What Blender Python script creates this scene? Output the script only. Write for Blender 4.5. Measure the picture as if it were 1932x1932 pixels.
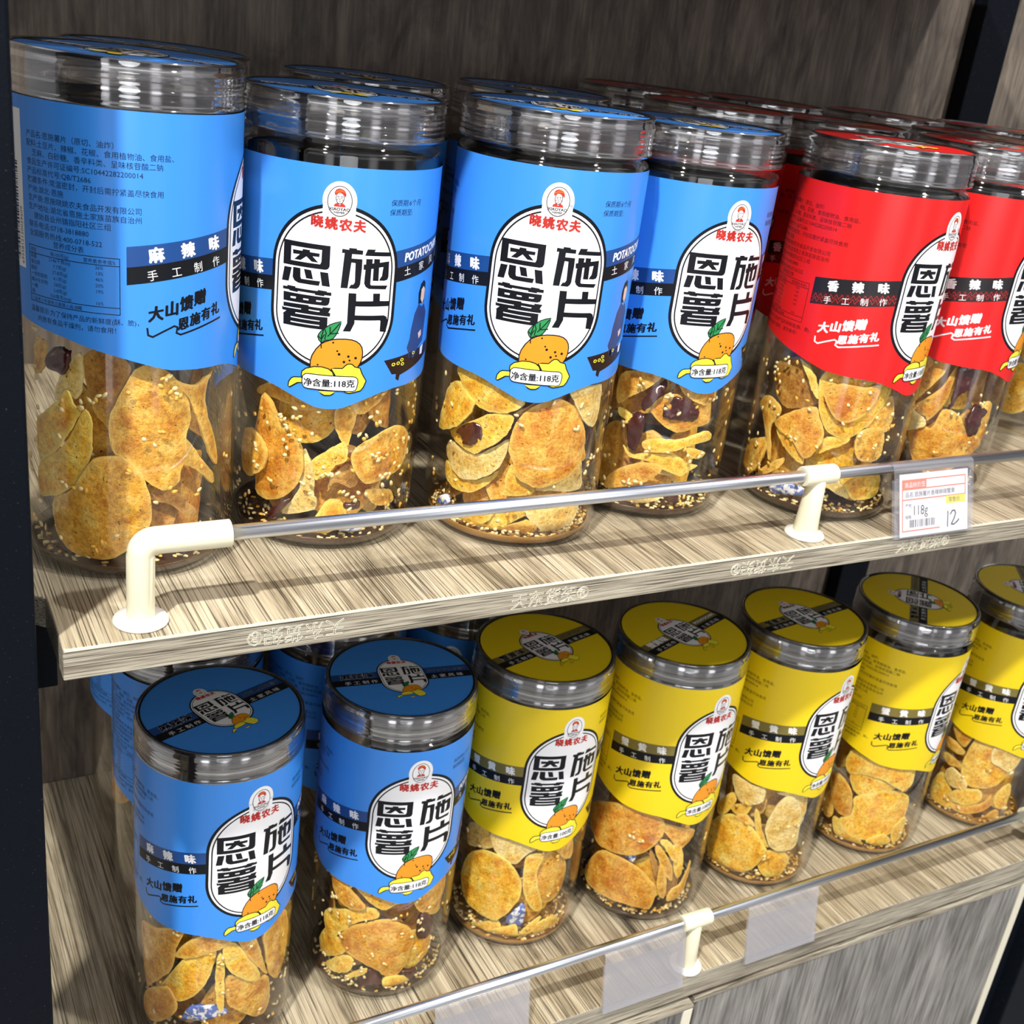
import bpy, bmesh, math, random
from mathutils import Vector, Matrix, noise, geometry
for o in list(bpy.data.objects): bpy.data.objects.remove(o)
SC = bpy.context.scene
COL = SC.collection
R3 = random.Random(7)

# ------------------------------------------------------------------ camera
cd = bpy.data.cameras.new('camera'); cam = bpy.data.objects.new('camera', cd); COL.objects.link(cam)
M = ((0.87455555, -0.46970541, 0.12053802), (0.08902847, 0.3998673, 0.91223904), (0.47668283, 0.7870724, -0.39152332))
cam.matrix_world = Matrix(((M[0][0], M[1][0], -M[2][0], 0.0990385), (M[0][1], M[1][1], -M[2][1], -0.4003227),
                           (M[0][2], M[1][2], -M[2][2], 0.2371401), (0, 0, 0, 1)))
cd.sensor_width = 36; cd.lens = 2207.27 / 1932 * 36; cd.clip_start = 0.02; cd.clip_end = 40
cd.dof.use_dof = True; cd.dof.focus_distance = 0.50; cd.dof.aperture_fstop = 26
SC.camera = cam

# ------------------------------------------------------------------ exposure
vs = SC.view_settings
vs.view_transform = 'Standard'; vs.look = 'None'; vs.gamma = 1.0; vs.use_curve_mapping = False
vs.exposure = -0.27
SC.cycles.max_bounces = 10; SC.cycles.diffuse_bounces = 3; SC.cycles.glossy_bounces = 4
SC.cycles.transparent_max_bounces = 40; SC.cycles.caustics_reflective = False; SC.cycles.caustics_refractive = False

# ------------------------------------------------------------------ world: the dim shop around the shelf, with bright stripes added for reflections
W = bpy.data.worlds.new('shop'); SC.world = W; W.use_nodes = True
wn = W.node_tree; wn.nodes.clear(); WL = wn.links.new
wo = wn.nodes.new('ShaderNodeOutputWorld'); bg = wn.nodes.new('ShaderNodeBackground'); WL(bg.outputs[0], wo.inputs[0])
tc = wn.nodes.new('ShaderNodeTexCoord'); sx = wn.nodes.new('ShaderNodeSeparateXYZ'); WL(tc.outputs['Generated'], sx.inputs[0])
gr = wn.nodes.new('ShaderNodeTexGradient'); gr.gradient_type = 'RADIAL'; WL(tc.outputs['Generated'], gr.inputs[0])
rp = wn.nodes.new('ShaderNodeValToRGB'); WL(gr.outputs['Fac'], rp.inputs[0])
el = rp.color_ramp.elements
el[0].position = 0.0; el[0].color = (.7, .7, .72, 1); el[1].position = 1.0; el[1].color = (.7, .7, .72, 1)
for ps, v in ((.05, .6), (.058, 2.0), (.078, 2.0), (.086, .5), (.14, .6), (.150, 7.0), (.166, 7.0), (.172, .5), (.21, .45), (.218, 3.0), (.226, 3.0), (.234, .6),
              (.275, .7), (.285, 5.0), (.30, 5.0), (.31, .5), (.36, .45), (.37, 2.5), (.40, 2.2), (.41, .5)):
    e = el.new(ps); e.color = (v, v * .98, v * 1.03, 1)
zr = wn.nodes.new('ShaderNodeValToRGB'); ma = wn.nodes.new('ShaderNodeMath'); ma.operation = 'MULTIPLY_ADD'; ma.inputs[1].default_value = .5; ma.inputs[2].default_value = .5
WL(sx.outputs[2], ma.inputs[0]); WL(ma.outputs[0], zr.inputs[0])
ze = zr.color_ramp.elements; ze[0].position = 0; ze[0].color = (0, 0, 0, 1); ze[1].position = 1; ze[1].color = (0, 0, 0, 1)
for ps, v in ((.25, .15), (.36, .9), (.60, .9), (.72, .1)):
    e = ze.new(ps); e.color = (v, v, v, 1)
mx = wn.nodes.new('ShaderNodeMix'); mx.data_type = 'RGBA'
WL(zr.outputs[0], mx.inputs[0]); cr = ramp_w = wn.nodes.new('ShaderNodeValToRGB'); WL(ma.outputs[0], cr.inputs[0]); ce = cr.color_ramp.elements
ce[0].position = 0; ce[0].color = (.35, .35, .36, 1); ce[1].position = 1; ce[1].color = (.9, .9, .92, 1)
for ps, v in ((.40, .45), (.55, .7), (.70, 1.0), (.735, 3.6), (.82, 3.6), (.86, .9)):  # bright overhead band, added so the lid rims catch a highlight
    e = ce.new(ps); e.color = (v, v, v * 1.02, 1)
WL(cr.outputs[0], mx.inputs[6]); WL(rp.outputs[0], mx.inputs[7])
WL(mx.outputs[2], bg.inputs[0]); bg.inputs[1].default_value = WORLD_STRENGTH = 0.44

# ------------------------------------------------------------------ ceiling track lamps and an added front fill
def lamp(name, loc, target, power, size, col):
    l = bpy.data.lights.new(name, 'AREA'); l.shape = 'DISK'; l.size = size; l.energy = power; l.color = col; l.spread = math.radians(110)
    o = bpy.data.objects.new(name, l); COL.objects.link(o); o.location = loc
    d = Vector(target) - Vector(loc); o.rotation_euler = d.to_track_quat('-Z', 'Y').to_euler()
    return o
KEY = Vector((-.56, -.464, 1.0))
lamp('track_spotlight', Vector((.42, .05, -.05)) + KEY * 1.65, (.42, .05, -.05), 24, .07, (1, .97, .92))
lamp('track_spotlight', (1.25, -1.05, 1.55), (.5, .05, -.05), 12, .10, (1, .97, .94))
lamp('front_fill', (-.15, -1.9, .34), (.40, .1, -.15), 3.0, .7, (.93, .96, 1))  # unseen soft fill, added in front to brighten labels and chips

# ------------------------------------------------------------------ materials
MATS = {}
def mat(name, col=(.5, .5, .5), rough=.5, metal=0, spec=.5, coat=0):
    m = bpy.data.materials.new(name); m.use_nodes = True
    b = m.node_tree.nodes['Principled BSDF']
    b.inputs['Base Color'].default_value = (*col, 1); b.inputs['Roughness'].default_value = rough
    b.inputs['Metallic'].default_value = metal; b.inputs['Specular IOR Level'].default_value = spec
    b.inputs['Coat Weight'].default_value = coat
    MATS[name] = m
    return m
def nodes(m): return m.node_tree.nodes, m.node_tree.links.new, m.node_tree.nodes['Principled BSDF']
def ramp(n, stops):
    r = n.new('ShaderNodeValToRGB'); e = r.color_ramp.elements
    e[0].position, e[0].color = stops[0][0], (*stops[0][1], 1); e[1].position, e[1].color = stops[-1][0], (*stops[-1][1], 1)
    for p, c in stops[1:-1]:
        k = e.new(p); k.color = (*c, 1)
    return r
def wood(name, scale, fine, light, mid, dark, seed=0, rough=.45, bump=.25, pore=(.10, .08, .065), pore2=(.62, .58, .54)):
    """laminate: stretched noise along one axis; scale = (x, y, z) frequencies of the wide figure, fine = of the thin pores"""
    m = mat(name, mid, rough); n, L, b = nodes(m)
    t = n.new('ShaderNodeTexCoord')
    def nz(sc, det, ro, off, dis):
        mp = n.new('ShaderNodeMapping'); mp.inputs['Scale'].default_value = sc; mp.inputs['Location'].default_value = (seed + off, seed * 2 + off, seed)
        L(t.outputs['Object'], mp.inputs[0])
        q = n.new('ShaderNodeTexNoise'); q.inputs['Scale'].default_value = 1; q.inputs['Detail'].default_value = det; q.inputs['Roughness'].default_value = ro
        q.inputs['Distortion'].default_value = dis
        L(mp.outputs[0], q.inputs['Vector']); return q
    a = nz(scale, 5, .62, 0, 1.2); f = nz(fine, 2, .55, 3.3, 0); f2 = nz(tuple(x * .55 for x in fine), 3, .6, 8.1, .1)
    r1 = ramp(n, ((.30, dark), (.44, mid), (.60, light))); L(a.outputs['Fac'], r1.inputs[0])
    r2 = ramp(n, ((.38, pore), (.46, (.82, .81, .79)), (.62, (1.16, 1.16, 1.14)))); L(f.outputs['Fac'], r2.inputs[0])
    r3 = ramp(n, ((.34, pore2), (.48, (1, 1, 1)))); L(f2.outputs['Fac'], r3.inputs[0])
    m1 = n.new('ShaderNodeMix'); m1.data_type = 'RGBA'; m1.blend_type = 'MULTIPLY'; m1.inputs[0].default_value = .8
    L(r1.outputs[0], m1.inputs[6]); L(r2.outputs[0], m1.inputs[7])
    m2 = n.new('ShaderNodeMix'); m2.data_type = 'RGBA'; m2.blend_type = 'MULTIPLY'; m2.inputs[0].default_value = .8
    L(m1.outputs[2], m2.inputs[6]); L(r3.outputs[0], m2.inputs[7]); L(m2.outputs[2], b.inputs['Base Color'])
    bp = n.new('ShaderNodeBump'); bp.inputs['Strength'].default_value = bump; bp.inputs['Distance'].default_value = .0006
    L(f.outputs['Fac'], bp.inputs['Height']); L(bp.outputs[0], b.inputs['Normal'])
    return m
LT, MD, DK = (.54, .47, .34), (.37, .31, .21), (.10, .08, .055)
wood('wood_shelf', (34, 7, 34), (1500, 13, 1500), LT, MD, DK, 1, .45, .35, (.05, .04, .03), (.5, .46, .42))
wood('wood_edge', (6, 40, 120), (30, 900, 2300), (.46, .42, .33), (.35, .31, .24), (.18, .15, .11), 4, .45, .3, (.06, .05, .04), (.45, .42, .38))
wood('wood_wall', (40, 40, 13), (430, 430, 26), (.20, .165, .13), (.125, .103, .083), (.065, .052, .042), 9, .6, .12, (.72, .70, .68), (.72, .70, .68))
wood('wood_door', (26, 26, 6), (520, 520, 24), (.29, .28, .265), (.20, .192, .18), (.09, .086, .083), 13, .5, .12, (.50, .48, .46), (.60, .58, .57))
mat('edge_foil', (.74, .70, .56), .4)
mat('steel_black', (.003, .0045, .008), .55, 0, .08); n, L, b = nodes(MATS['steel_black'])
q = n.new('ShaderNodeTexNoise'); q.inputs['Scale'].default_value = 900; t = n.new('ShaderNodeTexCoord'); L(t.outputs['Object'], q.inputs['Vector'])
bp = n.new('ShaderNodeBump'); bp.inputs['Strength'].default_value = .25; bp.inputs['Distance'].default_value = .0004; L(q.outputs['Fac'], bp.inputs['Height']); L(bp.outputs[0], b.inputs['Normal'])
r = ramp(n, ((.67, (.003, .0045, .008)), (.76, (.03, .036, .045)))); L(q.outputs['Fac'], r.inputs[0]); L(r.outputs[0], b.inputs['Base Color'])
mat('rod_steel', (.66, .68, .72), .28, 1)
mat('cream_plastic', (.80, .76, .56), .35)
mat('white_plastic', (.80, .79, .72), .4)
mat('floor_tile', (.42, .41, .39), .25)
mat('print_white', (.86, .86, .87), .34); mat('print_black', (.006, .007, .010), .38, 0, .22)
mat('print_red', (.50, .022, .014), .4); mat('print_orange', (.80, .29, .012), .36); mat('print_yellow', (.86, .76, .045), .36); mat('print_green', (.02, .26, .075), .36)
mat('print_skin', (.80, .55, .42), .4); mat('print_navy', (.025, .045, .16), .4); mat('print_brown', (.022, .010, .007), .4, 0, .2); mat('print_blueprint', (.05, .12, .52), .4)
mat('label_blue', (.045, .27, .82), .30); mat('label_red', (.70, .012, .012), .30); mat('label_yellow', (.82, .60, .008), .30)
mat('band_blue', (.010, .060, .235), .32); mat('band_red', (.012, .010, .012), .32); mat('band_yellow', (.18, .145, .03), .32)
mat('sub_red', (.03, .008, .010), .34)
mat('paper', (.70, .70, .71), .6); mat('card_orange', (.85, .16, .05), .5); mat('card_yellow', (.90, .75, .02), .5)
mat('ring_black', (.006, .006, .007), .25)
def clear(name, tint, base, edge, rough, power=3.0, haze=0, hcol=(.8, .8, .8)):
    """thin clear plastic: see-through body with a reflecting skin that strengthens at grazing angles"""
    m = bpy.data.materials.new(name); m.use_nodes = True; MATS[name] = m
    nt = m.node_tree; n = nt.nodes; L = nt.links.new; n.clear()
    out = n.new('ShaderNodeOutputMaterial'); tr = n.new('ShaderNodeBsdfTransparent'); tr.inputs[0].default_value = (*tint, 1)
    gl = n.new('ShaderNodeBsdfGlossy'); gl.inputs['Roughness'].default_value = rough; gl.inputs[0].default_value = (1, 1, 1, 1)
    lw = n.new('ShaderNodeLayerWeight'); lw.inputs[0].default_value = .5
    pw = n.new('ShaderNodeMath'); pw.operation = 'POWER'; pw.inputs[1].default_value = power; L(lw.outputs['Facing'], pw.inputs[0])
    ad = n.new('ShaderNodeMath'); ad.operation = 'MULTIPLY_ADD'; ad.inputs[1].default_value = edge; ad.inputs[2].default_value = base; L(pw.outputs[0], ad.inputs[0])
    mx = n.new('ShaderNodeMixShader'); L(ad.outputs[0], mx.inputs[0]); L(gl.outputs[0], mx.inputs[2])
    if haze:
        df = n.new('ShaderNodeBsdfDiffuse'); df.inputs[0].default_value = (*hcol, 1)
        m2 = n.new('ShaderNodeMixShader'); m2.inputs[0].default_value = haze; L(tr.outputs[0], m2.inputs[1]); L(df.outputs[0], m2.inputs[2]); L(m2.outputs[0], mx.inputs[1])
    else: L(tr.outputs[0], mx.inputs[1])
    L(mx.outputs[0], out.inputs[0])
    return m
clear('pet_clear', (1, .99, .97), .042, .5, .035, 3.5)
clear('pet_lid', (.93, .93, .94), .12, .80, .05, 1.8, .01, (.6, .6, .62))
clear('pet_rim', (.93, .93, .94), .50, .5, .07, 2.0)
clear('sleeve_clear', (.96, .96, .97), .05, .4, .08, 3, .05, (.72, .72, .80))
clear('sleeve_milky', (.95, .95, .96), .06, .4, .12, 3, .20, (.62, .61, .64))
def chip(name, pale, main, toast, seed):
    m = mat(name, main, .48, 0, .35); n, L, b = nodes(m)
    t = n.new('ShaderNodeTexCoord')
    mp = n.new('ShaderNodeMapping'); mp.inputs['Location'].default_value = (seed, seed * 1.7, 0); L(t.outputs['Object'], mp.inputs[0])
    def nz(s, d, ro=.6):
        q = n.new('ShaderNodeTexNoise'); q.inputs['Scale'].default_value = s; q.inputs['Detail'].default_value = d; q.inputs['Roughness'].default_value = ro
        L(mp.outputs[0], q.inputs['Vector']); return q
    a = nz(95, 5, .66); f = nz(560, 4, .75); s = nz(520, 2, .5)
    ra = ramp(n, ((.36, pale), (.5, main), (.66, toast))); L(a.outputs['Fac'], ra.inputs[0])
    rf = ramp(n, ((.32, (.66, .56, .40)), (.50, (1.02, 1.02, 1)), (.68, (1.34, 1.32, 1.2)))); L(f.outputs['Fac'], rf.inputs[0])
    m1 = n.new('ShaderNodeMix'); m1.data_type = 'RGBA'; m1.blend_type = 'MULTIPLY'; m1.inputs[0].default_value = 1; L(ra.outputs[0], m1.inputs[6]); L(rf.outputs[0], m1.inputs[7])
    rs = ramp(n, ((.27, (.16, .08, .03)), (.31, (1, 1, 1)))); L(s.outputs['Fac'], rs.inputs[0])
    m3 = n.new('ShaderNodeMix'); m3.data_type = 'RGBA'; m3.blend_type = 'MULTIPLY'; m3.inputs[0].default_value = 1; L(m1.outputs[2], m3.inputs[6]); L(rs.outputs[0], m3.inputs[7])
    at = n.new('ShaderNodeAttribute'); at.attribute_name = 'rim'
    m2 = n.new('ShaderNodeMix'); m2.data_type = 'RGBA'; m2.inputs[7].default_value = (*[min(1, c * 1.12) for c in pale], 1); L(at.outputs['Fac'], m2.inputs[0]); L(m3.outputs[2], m2.inputs[6])
    L(m2.outputs[2], b.inputs['Base Color'])
    bp = n.new('ShaderNodeBump'); bp.inputs['Strength'].default_value = .9; bp.inputs['Distance'].default_value = .0009; L(f.outputs['Fac'], bp.inputs['Height']); L(bp.outputs[0], b.inputs['Normal'])
    b.inputs['Coat Weight'].default_value = .12; b.inputs['Coat Roughness'].default_value = .3
    return m
CHIP = {'y': chip('chip_yellow', (.96, .72, .17), (.95, .55, .045), (.76, .30, .012), 1), 't': chip('chip_tan', (.90, .61, .15), (.82, .44, .055), (.55, .20, .014), 5),
        'o': chip('chip_orange', (.88, .56, .12), (.76, .36, .04), (.55, .16, .01), 9), 'p': chip('chip_pale', (.92, .76, .36), (.88, .64, .20), (.76, .42, .06), 14),
        'b': chip('chip_brown', (.62, .36, .10), (.48, .23, .04), (.28, .10, .012), 21)}
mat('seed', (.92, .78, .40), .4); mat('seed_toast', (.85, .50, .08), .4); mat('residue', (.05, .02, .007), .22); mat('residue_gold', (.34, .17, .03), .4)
mat('chili', (.055, .006, .006), .22, 0, .6); mat('crumb', (.78, .47, .08), .55)
m = mat('sachet', (.75, .78, .85), .3); n, L, b = nodes(m)
t = n.new('ShaderNodeTexCoord'); q = n.new('ShaderNodeTexNoise'); q.inputs['Scale'].default_value = 260; q.inputs['Detail'].default_value = 3; L(t.outputs['Object'], q.inputs['Vector'])
r = ramp(n, ((.46, (.80, .83, .90)), (.52, (.09, .16, .50)))); L(q.outputs['Fac'], r.inputs[0]); L(r.outputs[0], b.inputs['Base Color'])

# ------------------------------------------------------------------ helpers
def tag(o, label=None, cat=None, group=None, kind=None):
    if label: o['label'] = label
    if cat: o['category'] = cat
    if group: o['group'] = group
    if kind: o['kind'] = kind
    return o
def empty(name, loc=(0, 0, 0), rz=0):
    o = bpy.data.objects.new(name, None); COL.objects.link(o); o.location = loc; o.rotation_euler = (0, 0, rz); o.empty_display_size = .02; return o
def mesh_from(bm, name, mats, smooth=False):
    me = bpy.data.meshes.new(name); bm.to_mesh(me); bm.free()
    for m in mats: me.materials.append(MATS[m] if isinstance(m, str) else m)
    if smooth:
        for p in me.polygons: p.use_smooth = True
    return me
def link(name, me, parent=None, loc=None, rz=0):
    o = bpy.data.objects.new(name, me); COL.objects.link(o)
    if parent: o.parent = parent
    if loc: o.location = loc
    if rz: o.rotation_euler = (0, 0, rz)
    return o
def bevel(o, w, seg=2):
    m = o.modifiers.new('bevel', 'BEVEL'); m.width = w; m.segments = seg; m.limit_method = 'ANGLE'; return o
def box(bm, a, b):
    v = [bm.verts.new((x, y, z)) for x in (a[0], b[0]) for y in (a[1], b[1]) for z in (a[2], b[2])]
    for f in ((0, 1, 3, 2), (4, 6, 7, 5), (0, 4, 5, 1), (2, 3, 7, 6), (0, 2, 6, 4), (1, 5, 7, 3)): bm.faces.new([v[i] for i in f])
def box_obj(name, a, b, m, parent=None, bev=.0006):
    bm = bmesh.new(); box(bm, a, b); o = link(name, mesh_from(bm, name, [m]), parent)
    return bevel(o, bev) if bev else o
def tube(bm, pts, rad, seg=20, caps=True):
    """swept tube; rad a number or one per point"""
    pts = [Vector(p) for p in pts]; rings = []
    up = Vector((0, .3, 1)).normalized()
    for i, p in enumerate(pts):
        d = (pts[min(i + 1, len(pts) - 1)] - pts[max(i - 1, 0)]).normalized()
        u = d.cross(up)
        if u.length < 1e-3: u = d.cross(Vector((1, 0, 0)))
        u.normalize(); w = d.cross(u); r = rad[i] if isinstance(rad, (list, tuple)) else rad
        rings.append([bm.verts.new(p + (u * math.cos(k * math.tau / seg) + w * math.sin(k * math.tau / seg)) * r) for k in range(seg)])
    for a, b in zip(rings, rings[1:]):
        for k in range(seg): bm.faces.new((a[k], a[(k + 1) % seg], b[(k + 1) % seg], b[k])).smooth = True
    if caps:
        bm.faces.new(rings[0][::-1]); bm.faces.new(rings[-1])
    return rings
def lathe(prof, seg=96, closed=True):
    bm = bmesh.new(); rings = []
    for r, z in prof:
        if r < 1e-6: rings.append([bm.verts.new((0, 0, z))])
        else: rings.append([bm.verts.new((r * math.cos(k * math.tau / seg), r * math.sin(k * math.tau / seg), z)) for k in range(seg)])
    pairs = list(zip(rings, rings[1:]))
    if closed and len(rings[0]) > 1 and len(rings[-1]) > 1: pairs.append((rings[-1], rings[0]))
    for a, b in pairs:
        for k in range(seg):
            j = (k + 1) % seg
            if len(a) == 1 and len(b) == 1: continue
            if len(a) == 1: f = bm.faces.new((a[0], b[j], b[k]))
            elif len(b) == 1: f = bm.faces.new((a[k], a[j], b[0]))
            else: f = bm.faces.new((a[k], a[j], b[j], b[k]))
            f.smooth = True
    bmesh.ops.recalc_face_normals(bm, faces=bm.faces)
    return bm
HALF = .31782      # deck level below the upper shelf's top

# ------------------------------------------------------------------ the setting
def struct(o): o['kind'] = 'structure'; return o
struct(box_obj('wall_back', (-.30, .352, -.75), (1.9, .37, .62), 'wood_wall', bev=0))
struct(box_obj('floor', (-3.0, -3.5, -.78), (4.0, .6, -.75), 'floor_tile', bev=0))

# ------------------------------------------------------------------ cabinet
def post(a, b, label):
    return tag(box_obj('steel_post', a, b, 'steel_black', bev=.0012), label, 'post', 'black steel posts of the shelving')
post((.085, 0, -.75), (.1469, .045, .62), 'black steel front post at the left edge of the shelves')
post((.905, .018, -.75), (.955, .060, .62), 'dark steel front post at the far right end of the shelves')
tag(box_obj('side_panel', (.8768, .03, -.75), (.9045, .35, -HALF - .019), 'steel_black'), 'dark side panel at the lower right corner beside the cabinet door', 'panel')
bk = post((.9330, .336, -.75), (.970, .3515, .62), 'black steel rear post standing against the back panel at upper right')
def shelf(name, z, label):
    """board with a notch for the left post"""
    bm = bmesh.new(); t = .0138
    pts = [(.1557, 0), (.90, 0), (.90, .3515), (.10, .3515), (.10, .0475), (.15, .0475), (.1557, .042)]
    lo = [bm.verts.new((x, y, z - t)) for x, y in pts]; hi = [bm.verts.new((x, y, z)) for x, y in pts]
    bm.faces.new(hi); bm.faces.new(lo[::-1])
    for i in range(len(pts)):
        j = (i + 1) % len(pts); f = bm.faces.new((lo[i], lo[j], hi[j], hi[i])); f.material_index = 1
    o = link(name, mesh_from(bm, name, ['wood_shelf', 'wood_edge']))
    bevel(o, .0005); return tag(o, label, 'shelf')
up = shelf('shelf_board', 0, 'upper grey-brown wood shelf board carrying the blue and red jars')
bx = bmesh.new(); box(bx, (.1562, -.0004, -.0012), (.8995, .0002, -.0002))
link('edge_strip', mesh_from(bx, 'edge_strip', ['edge_foil']), up)
top = shelf('shelf_board', .318, 'top wood shelf board above the blue and red jars')
low = box_obj('deck_board', (.085, .0205, -HALF - .0188), (.90, .3515, -HALF), 'wood_shelf')
low.data.materials.append(MATS['wood_edge'])
for p in low.data.polygons:
    if abs(p.normal.y) > .5 or abs(p.normal.x) > .5: p.material_index = 1
tag(low, 'lower wood deck board carrying the blue and yellow jars', 'shelf')
def bracket(x0, x1, label):
    return tag(box_obj('shelf_bracket', (x0, .05, -.047), (x1, .35, -.0142), 'steel_black'), label, 'bracket')
bracket(.09, .1605, 'black steel bracket under the left end of the upper shelf')
bracket(.866, .884, 'black steel bracket under the right end of the upper shelf')
def door(x0, x1, y, label):
    r = empty('cabinet_door', (x0, y, -HALF - .0228)); w = x1 - x0
    a = box_obj('door_panel', (.0035, .0008, -.38), (w - .0075, .018, -.0035), 'wood_door', r, .0003)
    b1 = box_obj('edge_band', (0, 0, -.0035), (w, .018, 0), 'wood_edge', r, .0003)
    b2 = box_obj('edge_band', (w - .0075, 0, -.38), (w, .018, -.0036), 'edge_foil', r, .0003); b2['label'] = 'pale side edge band'
    return tag(r, label, 'door')
door(.150, .5385, .0165, 'left grey wood cabinet door below the deck, cut off by the photo edge')
door(.5415, .8745, .0200, 'right grey wood cabinet door under the yellow jars')

def emboss(text, x, z, h, flip, parent):
    c = bpy.data.curves.new('edge_lettering', 'FONT'); c.body = text; c.size = h; c.align_x = 'CENTER'; c.fill_mode = 'NONE'; c.bevel_depth = .00013; c.bevel_resolution = 0; c.resolution_u = 2
    c.space_character = 1.0
    o = bpy.data.objects.new('tmp', c); COL.objects.link(o); bpy.context.view_layer.update()
    me = bpy.data.meshes.new_from_object(o.evaluated_get(bpy.context.evaluated_depsgraph_get())); bpy.data.objects.remove(o)
    me.materials.clear(); me.materials.append(MATS['edge_foil'])
    q = link('edge_lettering', me, parent); q.location = (x, -.00005, z)
    q.rotation_euler = (math.radians(90), math.radians(180) if flip else 0, 0)
    q.location.z = z + (h * .38 if flip else -h * .38)
    return q
for i, x in enumerate((.2465, .3680, .4945, .6110, .7340)):
    emboss('天东货架®', x, -.0074, .0088, i % 2 == 0, up)

# ------------------------------------------------------------------ guard rails
def guard_rail(loc, x_elbow, tees, x_end, rod_z, label, left_elbow=True, right_elbow=False):
    r = empty('guard_rail', loc)
    bm = bmesh.new(); tube(bm, ((x_elbow + .02 if left_elbow else x_elbow, 0, rod_z), (x_end - (.02 if right_elbow else 0), 0, rod_z)), .0032, 24)
    link('rod', mesh_from(bm, 'rod', ['rod_steel']), r)['label'] = 'brushed steel rod'
    def flange(x, par):
        link('flange', mesh_from(lathe([(0, 0), (.0105, 0), (.0108, .0006), (.0102, .0016), (.0068, .0026), (0, .0026)], 40, False), 'flange', ['white_plastic']), par, (x, 0, .0002))
    def elbow(x, sgn):
        bm = bmesh.new(); pts = [(x, 0, .0012), (x, 0, rod_z - .0052)]
        pts += [(x + sgn * .0052 * (1 - math.cos(a)), 0, rod_z - .0052 + .0052 * math.sin(a)) for a in [k * math.pi / 16 for k in range(1, 8)]]
        pts += [(x + sgn * .0052, 0, rod_z), (x + sgn * .0345, 0, rod_z)]
        tube(bm, pts, [.0054] * (len(pts) - 1) + [.0056], 28)
        o = link('corner_bracket', mesh_from(bm, 'corner_bracket', ['cream_plastic']), r); bevel(o, .0006); o['label'] = 'cream plastic corner bracket'
        flange(x, o)
    def tee(x):
        bm = bmesh.new(); tube(bm, ((x, 0, .0012), (x, 0, rod_z * .55), (x, 0, rod_z)), (.0066, .0056, .0048), 24)
        tube(bm, ((x - .011, 0, rod_z), (x + .011, 0, rod_z)), .0053, 28)
        o = link('support', mesh_from(bm, 'support', ['cream_plastic']), r); bevel(o, .0006); o['label'] = 'cream plastic tee support'
        flange(x, o)
    if left_elbow: elbow(x_elbow, 1)
    for x in tees: tee(x)
    if right_elbow: elbow(x_end, -1)
    return tag(r, label, 'rail', 'guard rails along the shelf fronts')
guard_rail((0, .0138, 0), .187, (.5325,), .872, .0346, 'steel guard rail with cream elbow along the front of the upper shelf', True, True)
guard_rail((0, .0295, -HALF), .182, (.5355,), .8850, .0380, 'steel guard rail with cream supports along the front of the lower deck', True, True)

# ------------------------------------------------------------------ flat artwork -> printed meshes
class Art:
    """collects 2-D printed shapes in millimetres; later bent round a jar or laid flat on a lid"""
    def __init__(s): s.bm = bmesh.new(); s.mats = []; s.tf = (1, 0, 0)
    def mi(s, m):
        if m not in s.mats: s.mats.append(m)
        return s.mats.index(m)
    def P(s, p): k, x, y = s.tf; return (p[0] * k + x, p[1] * k + y)
    def poly(s, pts, m, layer):
        pts = [s.P(p) for p in pts]
        a = sum(p[0] * q[1] - q[0] * p[1] for p, q in zip(pts, pts[1:] + pts[:1]))
        if a < 0: pts = pts[::-1]
        f = s.bm.faces.new([s.bm.verts.new((x, y, layer)) for x, y in pts]); f.material_index = s.mi(m); f.normal_update()
        if len(pts) > 4: bmesh.ops.triangulate(s.bm, faces=[f])
    def rect(s, x0, y0, x1, y1, m, layer): s.poly([(x0, y0), (x1, y0), (x1, y1), (x0, y1)], m, layer)
    def line(s, pts, w, m, layer):
        for (ax, ay), (bx_, by) in zip(pts, pts[1:]):
            dx, dy = bx_ - ax, by - ay; l = math.hypot(dx, dy) or 1; nx, ny = -dy / l * w / 2, dx / l * w / 2; ex, ey = dx / l * w * .3, dy / l * w * .3
            s.poly([(ax + nx - ex, ay + ny - ey), (ax - nx - ex, ay - ny - ey), (bx_ - nx + ex, by - ny + ey), (bx_ + nx + ex, by + ny + ey)], m, layer)
    def ell(s, cx, cy, rx, ry, m, layer, n=40, a0=0, a1=math.tau):
        s.poly([(cx + rx * math.cos(a0 + (a1 - a0) * k / n), cy + ry * math.sin(a0 + (a1 - a0) * k / n)) for k in range(n)], m, layer)
    def text(s, body, x, y, size, m, layer, bold=0, ang=0, shear=0, align='LEFT', sx=1, space=1):
        c = bpy.data.curves.new('t', 'FONT'); c.body = body; c.size = size; c.align_x = align; c.shear = shear; c.resolution_u = 2; c.space_character = space; c.fill_mode = 'FRONT'
        o = bpy.data.objects.new('t', c); COL.objects.link(o); bpy.context.view_layer.update()
        me = bpy.data.meshes.new_from_object(o.evaluated_get(bpy.context.evaluated_depsgraph_get())); bpy.data.objects.remove(o)
        ca, sa = math.cos(ang), math.sin(ang); k = s.mi(m)
        for dx, dy in (((0, 0),) if bold < .03 else [(bold * math.cos(t), bold * .7 * math.sin(t)) for t in (0, 1.05, 2.1, 3.14, 4.19, 5.24)]):
            vs = []
            for v in me.vertices:
                px, py = v.co.x * sx + dx, v.co.y + dy; q = s.P((x + px * ca - py * sa, y + px * sa + py * ca)); vs.append(s.bm.verts.new((q[0], q[1], layer)))
            for p in me.polygons:
                try: f = s.bm.faces.new([vs[i] for i in p.vertices])
                except ValueError: continue
                f.normal_update()
                if f.normal.z < 0: f.normal_flip()
                f.material_index = k
        bpy.data.meshes.remove(me)
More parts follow.
